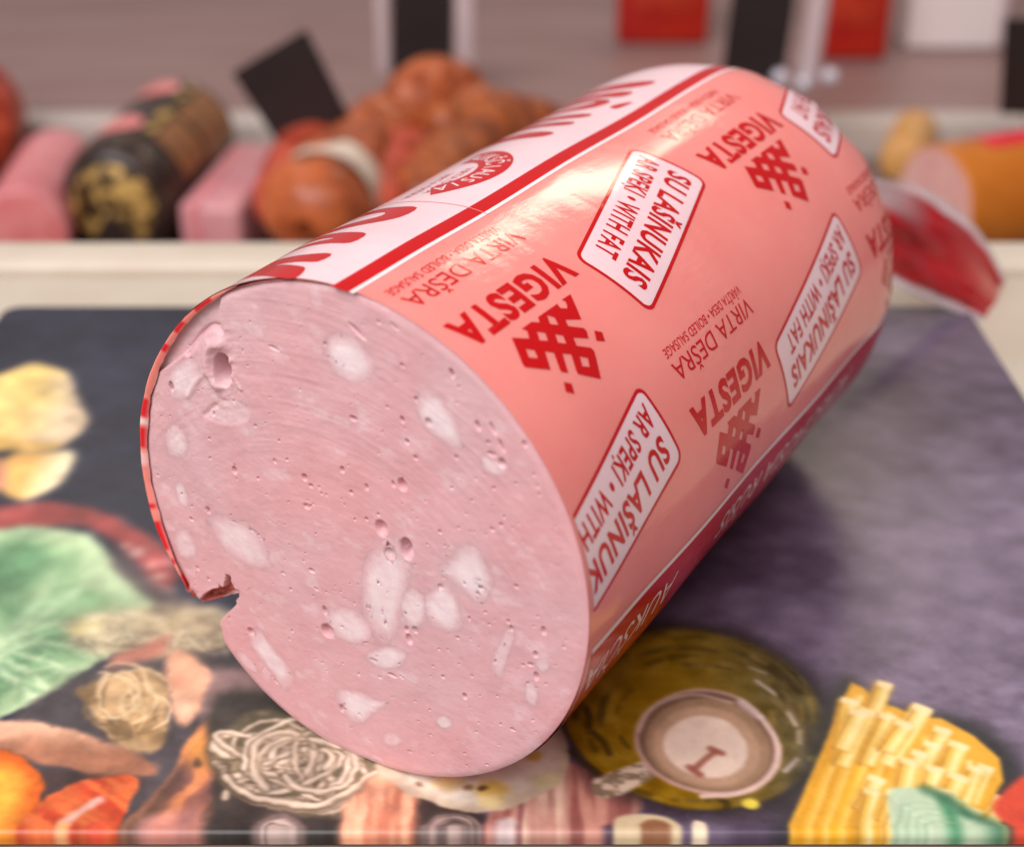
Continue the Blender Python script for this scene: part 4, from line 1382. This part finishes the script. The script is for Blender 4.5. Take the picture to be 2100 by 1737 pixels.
# the cut end of the film stands loose on the left and turns towards the viewer
def rim_mat():
    m, nt, n, b = new_mat('loose_film')
    at = n.new('ShaderNodeVertexColor')
    at.layer_name = 'print'
    nt.links.new(at.outputs['Color'], b.inputs['Base Color'])
    b.inputs['Roughness'].default_value = 0.25
    b.inputs['Subsurface Weight'].default_value = 0.3
    b.inputs['Subsurface Radius'].default_value = (1.0, 0.35, 0.28)
    b.inputs['Subsurface Scale'].default_value = 0.003
    return m


NLR = 260
ld = np.linspace(-124, -26, NLR)
lt_ = np.radians(ld)
wide = sstep(-124, -104, ld) * (1 - .45 * sstep(-66, -34, ld)) * sstep(-26, -34, ld)
wide = wide * (.75 + .5 * fbm(lt_ * 9, lt_ * 0, 44, 3))
jag = (fbm(lt_ * 40, lt_ * 0, 46, 2) - .5) * .35
rows, rc = [], []
for j in range(8):
    w = j / 7
    base_r = r_out(lt_) + .15
    rad = base_r - 1.45 * wide * (1 - w) + .35 * w * wide
    s_mm = TA * rad * np.sin(lt_) + TB * rad * np.cos(lt_) - .35 - (.55 * math.sin(w * math.pi * .6) + .25 * w) * wide
    if j == 0:
        rad = rad + jag * wide
    if j == 7:
        s_mm = s_mm + 1.2
        rad = rad + .05
    rows.append(np.stack([rad * np.sin(lt_), s_mm, rad * np.cos(lt_) + R * 1000], -1) / 1000)
lr_me = grid_mesh(np.array(rows))
ca = lr_me.color_attributes.new('print', 'FLOAT_COLOR', 'POINT')
cl = np.ones((8, NLR, 4), np.float32)
pat = np.zeros(NLR)
for d0, d1 in ((-34, -40), (-45, -49), (-53.5, -56), (-71, -76), (-79, -84.5), (-99, -100.2), (-103.5, -111), (-113.5, -115), (-118, -121.5)):
    pat = np.maximum(pat, sstep(d1 - .6, d1 + .5, ld) * sstep(d0 + .6, d0 - .5, ld))
whit = np.maximum(sstep(-78.6, -77.6, ld) * sstep(-76, -77, ld), sstep(-90, -88, ld) * sstep(-85, -86.5, ld) * .6)
salm, rd, wh = lin((240, 140, 126)), lin((222, 24, 34)), lin((248, 214, 212))
cc_ = salm * (1 - pat[:, None]) + rd * pat[:, None]
cc_ = cc_ * (1 - whit[:, None]) + wh * whit[:, None]
meat_c = lin((224, 150, 148))
for j in range(8):
    k = sstep(.45, 0, np.array([j / 7]))[0] * .55
    cl[j, :, :3] = cc_ * (1 - k) + meat_c * k
ca.data.foreach_set('color', cl.reshape(-1))
link('loose_rim', lr_me, rim_mat(), casing)

# ---- metal clip and the flared end of the film
M_CLIP = plain('clip_metal', (190, 190, 196), rough=0.25, metallic=1.0)
clip = []
for k in range(17):
    a = k / 16 * 2 * math.pi
    clip.append([(0.006 + 0.0018 * math.cos(b)) * np.array([math.cos(a), 0, math.sin(a)]) + np.array([0, S_END + .001 + 0.0018 * math.sin(b), R]) for b in np.linspace(0, 2 * math.pi, 9)])
link('clip', grid_mesh(np.array(clip)), M_CLIP, saus)
# flared tail: four corners read from the photograph, at the distance of the sausage's end and beyond
inv = Matrix.Translation((SC[0], SC[1], 0)) @ Matrix.Rotation(-AZ, 4, 'Z')
inv = inv.inverted()
top_px = [(1640, 400), (1740, 352), (1822, 352), (1900, 388), (1990, 452), (2050, 545), (2092, 668)]
bot_px = [(1640, 470), (1720, 520), (1822, 578), (1890, 612), (1960, 640), (2030, 668), (2088, 692)]
tp = smooth_open(top_px, 10)
bp = smooth_open(bot_px, 10)
nT = len(tp)
G = []
for k in range(nT):
    t = k / (nT - 1)
    row = []
    for j in range(45):
        w = j / 44
        px = bp[k] * (1 - w) + tp[k] * w
        Yd = 0.425 + 0.055 * t + 0.028 * w + 0.0022 * math.sin(w * 6 + t * 4) + 0.010 * (float(fbm(np.array(t * 5.0), np.array(w * 7.0), 301, 3)) - .5) * min(1, 2 * t)
        p = at_y(px[0], px[1], Yd)
        b_ = float(sstep(0.0, 0.28, np.array(t)))
        knot = SC + AX * (S_END + .002) + np.array([0, 0, (w - .5) * .010])
        p = knot * (1 - b_) + p * b_
        row.append(inv @ Vector(p))
    G.append(row)
G = np.array(G)


def tail_mat():
    m, nt, n, b = new_mat('tail_film')
    at = n.new('ShaderNodeVertexColor')
    at.layer_name = 'print'
    nt.links.new(at.outputs['Color'], b.inputs['Base Color'])
    nt.links.new(at.outputs['Alpha'], b.inputs['Alpha'])
    b.inputs['Roughness'].default_value = 0.3
    b.inputs['IOR'].default_value = 1.4
    return m


tm = grid_mesh(G)
ca = tm.color_attributes.new('print', 'FLOAT_COLOR', 'POINT')
cl = np.ones((nT, 45, 4), np.float32)
kk, ww = np.meshgrid(np.linspace(0, 1, nT), np.linspace(0, 1, 45), indexing='ij')
edge_d = np.minimum(np.minimum(ww, 1 - ww) * 1.0, (1 - kk) * 3)
redc, clear, pale = lin((172, 4, 20)), lin((222, 204, 208)), lin((218, 104, 94))
base = redc[None, None] * np.ones((nT, 45, 1))
base = base * (.55 + .9 * fbm(kk * 7, ww * 6, 311, 3))[..., None]
mk = np.exp(-(((kk - .82) / .12) ** 2 + ((ww - .55) / .16) ** 2))[..., None]
base = base * (1 - mk) + pale * mk
mk = (1 - sstep(0.07, 0.13, edge_d + (fbm(kk * 14, ww * 9, 313, 2) - .5) * .06))[..., None]
base = base * (1 - mk) + clear * mk
mk = (sstep(.60, .74, ww) * sstep(.55, .3, kk))[..., None]
base = base * (1 - mk * .7) + clear * mk * .7
cl[..., :3] = base
cl[..., 3] = 1 - .55 * mk[..., 0] - .5 * (1 - sstep(0.06, 0.12, edge_d))
ca.data.foreach_set('color', cl.reshape(-1))
tail = link('casing_tail', tm, tail_mat(), saus)
tail['label'] = 'flared red end of the casing film with clear edges'
sol = tail.modifiers.new('film', 'SOLIDIFY')
sol.thickness = 0.0002


# ------------------------------------------------------------------ things in the display behind
def tube(points, radii, seg=28, lumpy=0.0):
    """swept tube through points with radii; ends closed by the radii going to ~0"""
    p = np.asarray(points, float)
    n = len(p)
    rows = []
    for i in range(n):
        t = p[min(i + 1, n - 1)] - p[max(i - 1, 0)]
        t /= np.linalg.norm(t)
        a = np.cross(t, ZZ)
        a /= np.linalg.norm(a) + 1e-9
        b = np.cross(a, t)
        row = []
        for q in np.linspace(0, 2 * math.pi, seg, endpoint=False):
            k = 1.0
            if lumpy:
                k += lumpy * (math.sin(q * 2 + i * .31 + p[0][0] * 90) * .5 + math.sin(q * 5 - i * .53) * .28 + math.sin(q * 9 + i * .9) * .16 + math.sin(i * 1.1 + p[0][1] * 50) * .4)
            row.append(p[i] + radii[i] * k * (math.cos(q) * a + math.sin(q) * b))
        rows.append(row)
    return grid_mesh(np.array(rows), close_v=True)


def local(root, *pts):
    return [np.asarray(p, float) - np.array(root.location) for p in pts]


def log_sausage(name, front, rear, r, label, cat, m_body, m_face, face_round=0.0, group=None, rear_round=.8):
    """straight log on the deck; front and rear are centre points of its two ends"""
    f, e = np.asarray(front, float), np.asarray(rear, float)
    root = empty(name, (f[0], f[1], f[2] - r), 0, label, cat, group)
    o = np.array(root.location)
    d = (e - f) / np.linalg.norm(e - f)
    L = np.linalg.norm(e - f)
    ts, rs = [], []
    if face_round:
        rin = 1 - face_round * .42
        for a in np.linspace(0, math.pi / 2, 8):
            ts.append(face_round * r * .7 * (1 - math.cos(a)))
            rs.append(r * (rin + (1 - rin) * math.sin(a)))
    else:
        ts += [0.0, .0015]
        rs += [r * .985, r]
    ts += list(np.linspace(face_round * r + .004, L - rear_round * r, 8))
    rs += [r] * 8
    for a in np.linspace(0.15, math.pi / 2 - .02, 8):
        ts.append(L - rear_round * r + rear_round * r * math.sin(a))
        rs.append(r * math.cos(a))
    pts = [f + d * t - o for t in ts]
    link('casing', tube(pts, rs, 40), m_body, root)
    # front end
    a = np.cross(d, ZZ)
    a /= np.linalg.norm(a)
    b = np.cross(a, d)
    rows = []
    for k in np.linspace(0.02, 1, 10):
        bulge = face_round * r * .25 * (1 - k * k)
        rows.append([f - o - d * bulge + (rs[0] * k * (math.cos(q) * a + math.sin(q) * b)) + d * (ts[0]) for q in np.linspace(0, 2 * math.pi, 40, endpoint=False)])
    link('end_face', grid_mesh(np.array(rows), close_v=True, flip=True), m_face, root)
    return root, d, a, b, o


def patch(root, f, d, a, b, o, r, t0, t1, q0, q1, mat, name, off=.0006, oval=False):
    """label wrapped on a log: along t0..t1, around q0..q1 (rad, 0 = its side, pi/2 = top)"""
    rows = []
    n = 14
    for i in range(n):
        row = []
        for j in range(n):
            x, y = -1 + 2 * i / (n - 1), -1 + 2 * j / (n - 1)
            if oval:
                x, y = x * math.sqrt(1 - y * y / 2), y * math.sqrt(1 - x * x / 2)
            t = (t0 + t1) / 2 + x * (t1 - t0) / 2
            q = (q0 + q1) / 2 + y * (q1 - q0) / 2
            row.append(f - o + d * t + (r + off) * (math.cos(q) * a + math.sin(q) * b))
        rows.append(row)
    return link(name, grid_mesh(np.array(rows), flip=False), mat, root)


M_BLACK_FILM = plain('black_film', (34, 24, 22), (78, 58, 48), rough=0.3, scale=60)
M_GOLD = plain('gold_print', (214, 172, 98), (54, 38, 24), rough=0.35, scale=85, metallic=.3, lo=.44, hi=.56)
M_BROWN_PRINT = plain('brown_print', (164, 108, 58), (120, 78, 48), rough=0.35, scale=90)
M_PINK_SEAL = plain('pink_seal', (232, 120, 118), (226, 146, 142), rough=0.4, scale=70)
M_PINK_CUT = plain('pink_cut', (214, 112, 112), (226, 140, 138), rough=0.5, scale=60, sss=.2)
M_PINK_FILM = plain('pink_film', (206, 118, 122), (222, 144, 146), rough=0.3, scale=30)
M_MAUVE = plain('mauve_pack', (196, 126, 132), (214, 152, 154), rough=0.3, scale=25)
M_SMOKED = plain('smoked_skin', (140, 62, 26), (200, 104, 58), rough=0.35, scale=55, bump_d=.003)
M_SMOKED2 = plain('smoked_skin_red', (150, 44, 24), (212, 92, 66), rough=0.35, scale=55, bump_d=.003)
M_SMOKED3 = plain('smoked_skin_dark', (112, 48, 18), (178, 92, 42), rough=0.4, scale=50, bump_d=.003)
M_BAND = plain('white_band', (232, 218, 200), (222, 190, 170), rough=0.4, scale=60)
M_TAG = plain('black_tag', (34, 25, 24), (40, 31, 31), rough=0.5, scale=30)
M_REDPK = plain('red_pack', (166, 20, 14), (184, 40, 20), rough=0.3, scale=22)
M_WHITEPK = plain('white_pack', (236, 222, 218), (242, 230, 226), rough=0.4, scale=20)
M_CLEAR = plain('clear_plastic', (226, 206, 208), (232, 214, 214), rough=0.12, scale=20, trans=.35)
M_GLINT = plain('glint_plastic', (196, 186, 196), (206, 198, 206), rough=0.08, coat=1.0)  # base colour whitened to stand in for lamp highlights
M_ORANGE = plain('orange_casing', (190, 102, 22), (204, 122, 42), rough=0.3, scale=25)
M_PALE_END = plain('pale_end', (222, 162, 154), (230, 178, 168), rough=0.5, scale=40)
M_HOT = plain('bright_red_label', (236, 32, 62), (226, 48, 60), rough=0.35, scale=50)
M_YELLOW = plain('yellow_casing', (206, 148, 82), (216, 164, 98), rough=0.4, scale=40)


def log_centre(px, py, Y, r, zbase):
    p = at_y(px, py, Y)
    return np.array([p[0], Y, zbase + r])


# black sausage with gold end
r = 0.038
f = log_centre(235, 425, 0.86, r, Z_DECK + .0005)
e = f + np.array([0.018, 0.165, 0])
root, d, a, b, o = log_sausage('black_sausage', f, e, r, 'black sausage with pink round seals and a gold patterned end behind the rail', 'sausage', M_BLACK_FILM, M_BLACK_FILM, .7)
patch(root, f, d, a, b, o, r, .030, .062, math.pi * .44, math.pi * .74, M_PINK_SEAL, 'round_seal', oval=True)
patch(root, f, d, a, b, o, r, .108, .138, math.pi * .44, math.pi * .72, M_PINK_SEAL, 'round_seal', oval=True)
patch(root, f, d, a, b, o, r, .030, .075, math.pi * .06, math.pi * .34, M_BROWN_PRINT, 'printed_patch')
patch(root, f, d, a, b, o, r, .080, .135, math.pi * .02, math.pi * .34, M_BROWN_PRINT, 'printed_patch')
patch(root, f, d, a, b, o, r, .030, .135, math.pi * .36, math.pi * .42, M_GOLD, 'printed_patch')
# gold ring on the rounded end
rows = []
for k in np.linspace(.12, 1.0, 12):
    rows.append([f - o - d * (.7 * r * .25 * (1 - k * k) + .0008) + r * (1 - .7 * .42) * k * (math.cos(q) * a + math.sin(q) * b) for q in np.linspace(-.3 * math.pi, 1.3 * math.pi, 48)])
link('gold_print', grid_mesh(np.array(rows), flip=True), M_GOLD, root)

# pink cut sausage at the left edge
r = 0.028
f = log_centre(40, 435, 0.84, r, Z_DECK + .0005)
log_sausage('pink_sausage', f, f + np.array([-.01, .135, 0]), r, 'pink cut sausage at the left edge beside the black sausage', 'sausage', M_PINK_FILM, M_PINK_CUT, .25)
# red orange sausage behind it
r = 0.045
f = log_centre(-103, 265, 0.985, r, Z_DECK + .0005)
log_sausage('red_sausage', f, f + np.array([-.01, .072, 0]), r, 'red orange sausage end at the far left edge behind the pink sausage', 'sausage', M_SMOKED2, M_SMOKED2, .6)


def slab(name, c, sx, sy, sz, rz, mat, label, cat, bev=.004, group=None, extras=None):
    root = empty(name, (c[0], c[1], c[2]), rz, label, cat, group)
    link('wrapper', box_mesh(-sx / 2, sx / 2, -sy / 2, sy / 2, 0, sz, bev, 3), mat, root)
    return root


p = at_y(490, 420, 0.90)
root = slab('meat_pack', (p[0], .90, Z_DECK + .0005), .040, .12, .046, -.12, M_MAUVE, 'mauve pink wrapped meat block between black sausage and smoked sausages', 'meat pack', .006)
link('seam', box_mesh(-.012, -.006, -.0605, .05, .010, .0468, .0015), M_PINK_FILM, root)
link('seal_strip', box_mesh(-.021, .021, -.064, -.0600, .0, .012, .001), M_CLEAR, root)


def price_tag(corners, Y, th, label, sleeve=False, stem_to=None, name='price_tag'):
    """card read from its four corners in the photograph at distance Y; frame, card and stem"""
    P4 = [at_y(x, y, Y) for x, y in corners]
    c0 = sum(P4) / 4
    low = min(q[2] for q in P4)
    base = stem_to if stem_to is not None else low
    root = empty(name, (c0[0], Y, base), 0, label, 'price tag', 'black price tags in the display')
    o = np.array(root.location)
    V = [q - o for q in P4] + [q - o + np.array([0, th, 0]) for q in P4]
    me = mesh_from(V, [(0, 1, 2, 3), (7, 6, 5, 4), (0, 4, 5, 1), (1, 5, 6, 2), (2, 6, 7, 3), (3, 7, 4, 0)], False)
    bm = bmesh.new()
    bm.from_mesh(me)
    bmesh.ops.recalc_face_normals(bm, faces=list(bm.faces))
    bmesh.ops.bevel(bm, geom=list(bm.edges), offset=.0008, segments=2, affect='EDGES')
    bm.to_mesh(me)
    bm.free()
    link('card', me, M_TAG, root)
    lowest = sorted(P4, key=lambda q: q[2])[:2]
    mid = (lowest[0] + lowest[1]) / 2 - o
    link('stem', tube([mid + np.array([0, th + .0015, .012]), mid + np.array([0, th + .0015, -.004]), np.array([mid[0], th + .0015, 0.0])], [.0016, .0016, .0016], 10), M_CLEAR, root)
    return root, P4, o


price_tag([(475, 152), (627, 62), (716, 240), (576, 306)], .93, .003, 'tilted square black price tag stuck between meat block and smoked sausages', stem_to=Z_DECK + .002)
root, P4, o = price_tag([(802, -60), (930, -60), (928, 190), (802, 190)], 1.12, .003, 'upright black price tag between clear side strips behind the smoked sausages', stem_to=Z_STEP + .002)
for x0, x1, y1 in ((766, 798, 150), (934, 972, 150)):
    q0, q1 = at_y(x0, -60, 1.12), at_y(x1, y1, 1.12)
    link('clear_strip', box_mesh(q0[0] - o[0], q1[0] - o[0], -.0005, .0025, q1[2] - o[2], q0[2] - o[2], .0008), M_CLEAR, root)
root, P4, o = price_tag([(1510, -60), (1640, -60), (1602, 200), (1474, 200)], 1.02, .003, 'leaning black price tag with a clear rod above the large sausage', stem_to=Z_DECK + .002)
q0, q1 = at_y(1690, -60, 1.03) - o, at_y(1655, 172, 1.03) - o
link('clear_rod', tube([q0, q0 * .5 + q1 * .5, q1], [.0075, .0075, .0075], 20), M_CLEAR, root)


def bead(root, px, py, Y, rad):
    o = np.array(root.location)
    c = at_y(px, py, Y) - o
    rows = []
    for k in range(13):
        a = -math.pi / 2 + .02 + k / 12 * (math.pi - .04)
        rows.append([c + rad * np.array([math.cos(a) * math.cos(q), math.cos(a) * math.sin(q), math.sin(a)]) for q in np.linspace(0, 2 * math.pi, 24, endpoint=False)])
    return link('holder_glint', grid_mesh(np.array(rows), close_v=True), M_GLINT, root)


for px, py in ((1600, 160), (1648, 172), (1702, 158)):  # pale beads painted as the lamp glints on the clear holder
    bead(root, px, py, 1.015, .0062)
price_tag([(2062, 40), (2180, 40), (2170, 236), (2052, 236)], .95, .003, 'black price tag at the right edge above the orange sausage', stem_to=Z_DECK + .002)

# red packs and a white pack at the back
for i, (x0, x1, yb, lab) in enumerate(((1266, 1452, 94, 'red pack standing at the back left of the leaning price tag'), (1668, 1818, 126, 'red pack standing at the back right of the clear rod'))):
    pb = on_z((x0 + x1) / 2, yb, Z_STEP)
    w = (x1 - x0) / F_PX * (pb[1] * math.cos(PITCH) + (CAM_H - Z_STEP) * math.sin(PITCH))
    rt_pk = slab('red_pack', (pb[0], pb[1] + .016, Z_STEP + .0005), w, .03, .13, 0, M_REDPK, lab, 'pack', .005, 'red packs at the back')
    link('label', box_mesh(-w * .32, w * .32, -.0162, -.0150, .030, .085, .0004), plain('pack_label', (196, 62, 34), (170, 34, 20), rough=.35, scale=60), rt_pk)
    link('top_fold', box_mesh(-w / 2 + .002, w / 2 - .002, -.004, .004, .130, .140, .0015), M_REDPK, rt_pk)
pb = on_z(1955, 104, Z_STEP)
w = .082
root = slab('white_pack', (pb[0], pb[1] + .022, Z_STEP + .0005), w, .04, .12, 0, M_WHITEPK, 'pale white box standing at the back right', 'box', .003)
link('lid', box_mesh(-w / 2 - .001, w / 2 + .001, -.021, .021, .105, .122, .002), M_WHITEPK, root)
link('side_fold', box_mesh(w / 2 - .006, w / 2 + .0012, -.0212, -.018, .002, .104, .0008), M_CLEAR, root)

# smoked sausages in a heap
heap = [
    # name, pixel path (2-4 points), distances, radius, material, label
    ([(648, 432), (700, 372), (760, 340)], [.80, .86, .93], .030, M_SMOKED, 'brown smoked sausage with a white paper band nearest the rail'),
    ([(760, 440), (800, 372), (880, 340)], [.84, .90, .97], .027, M_SMOKED2, 'reddish smoked sausage next to the banded sausage'),
    ([(735, 300), (800, 276), (880, 285)], [.94, .97, 1.0], .026, M_SMOKED, 'orange brown smoked sausage right of the tilted price tag'),
    ([(830, 268), (870, 200), (925, 192), (955, 240)], [.98, 1.0, 1.01, 1.0], .024, M_SMOKED, 'curled smoked sausage on top of the heap'),
    ([(880, 420), (940, 340), (1010, 300)], [.86, .92, 1.0], .027, M_SMOKED3, 'dark smoked sausage partly hidden by the large sausage'),
    ([(985, 275), (1050, 272), (1120, 300)], [.97, 1.0, 1.02], .026, M_SMOKED3, 'brown smoked sausage at the right end of the heap'),
    ([(800, 330), (845, 318), (900, 338)], [.90, .93, .95], .017, M_SMOKED2, 'small red smoked sausage lying across the middle of the heap'),
    ([(905, 262), (960, 252), (1000, 268)], [.96, .98, 1.0], .017, M_SMOKED3, 'small dark smoked sausage below the curled one'),
    ([(600, 420), (612, 345), (660, 300)], [.84, .90, .96], .022, M_SMOKED2, 'thin red smoked sausage at the left end of the heap under the tilted tag'),
]
for path, dist, r, mat, lab in heap:
    P3 = np.array([at_y(x, y, Y) for (x, y), Y in zip(path, dist)])
    P3[:, 2] = np.maximum(P3[:, 2], Z_DECK + r)
    root = empty('smoked_sausage', (P3[0][0], P3[0][1], Z_DECK), 0, lab, 'smoked sausage', 'smoked sausages in a heap')
    o = np.array(root.location)
    q = smooth_open(P3 - o, 8)
    n = len(q)
    rs = []
    L = np.concatenate([[0], np.cumsum(np.linalg.norm(np.diff(q, axis=0), axis=1))])
    for l in L:
        e_ = min(l, L[-1] - l)
        rs.append(r * math.sqrt(max(0.0025, 1 - max(0, 1 - e_ / r) ** 2)) if e_ < r else r)
    # extra rings at the ends for a round cap
    qq, rr2 = [], []
    t0 = (q[1] - q[0]) / np.linalg.norm(q[1] - q[0])
    t1 = (q[-1] - q[-2]) / np.linalg.norm(q[-1] - q[-2])
    for a in np.linspace(math.pi / 2 - .05, .1, 8):
        qq.append(q[0] - t0 * r * math.sin(a) * .8)
        rr2.append(r * math.cos(a))
    for k in range(n):
        qq.append(q[k])
        rr2.append(r)
    for a in np.linspace(.1, math.pi / 2 - .05, 8):
        qq.append(q[-1] + t1 * r * math.sin(a) * .8)
        rr2.append(r * math.cos(a))
    link('skin', tube(qq, rr2, 44, .11), mat, root)
    link('tied_end', tube([qq[0] - t0 * .006, qq[0] - t0 * .002, qq[0] + t0 * .002], [.004, .0025, .003], 10), M_SMOKED3, root)
    if 'paper band' in lab:
        k0 = 2
        link('paper_band', tube([q[k0], q[k0 + 2], q[k0 + 4]], [r + .0008] * 3, 32), M_BAND, root)

# right hand group: orange sausage with pale cut end, small yellow one
r = 0.038
f = log_centre(1915, 425, .86, r, Z_DECK + .0005)
dirv = np.array([.93, .36, 0])
dirv /= np.linalg.norm(dirv)
root, d, a, b, o = log_sausage('orange_sausage', f, f + dirv * .17, r, 'orange brown sausage with a pale cut end and bright red label at the right edge', 'sausage', M_ORANGE, M_PALE_END, .12)
patch(root, f, d, a, b, o, r, .028, .075, math.pi * .42, math.pi * .85, M_HOT, 'label')
r = .017
f = log_centre(1850, 335, 1.0, r, Z_DECK + .0005)
f[2] = at_y(1850, 335, 1.0)[2]
f[2] = max(f[2], Z_DECK + r)
log_sausage('yellow_sausage', f, f + np.array([.03, .08, 0]), r, 'small yellow sausage end behind the orange sausage', 'sausage', M_YELLOW, M_YELLOW, .6)
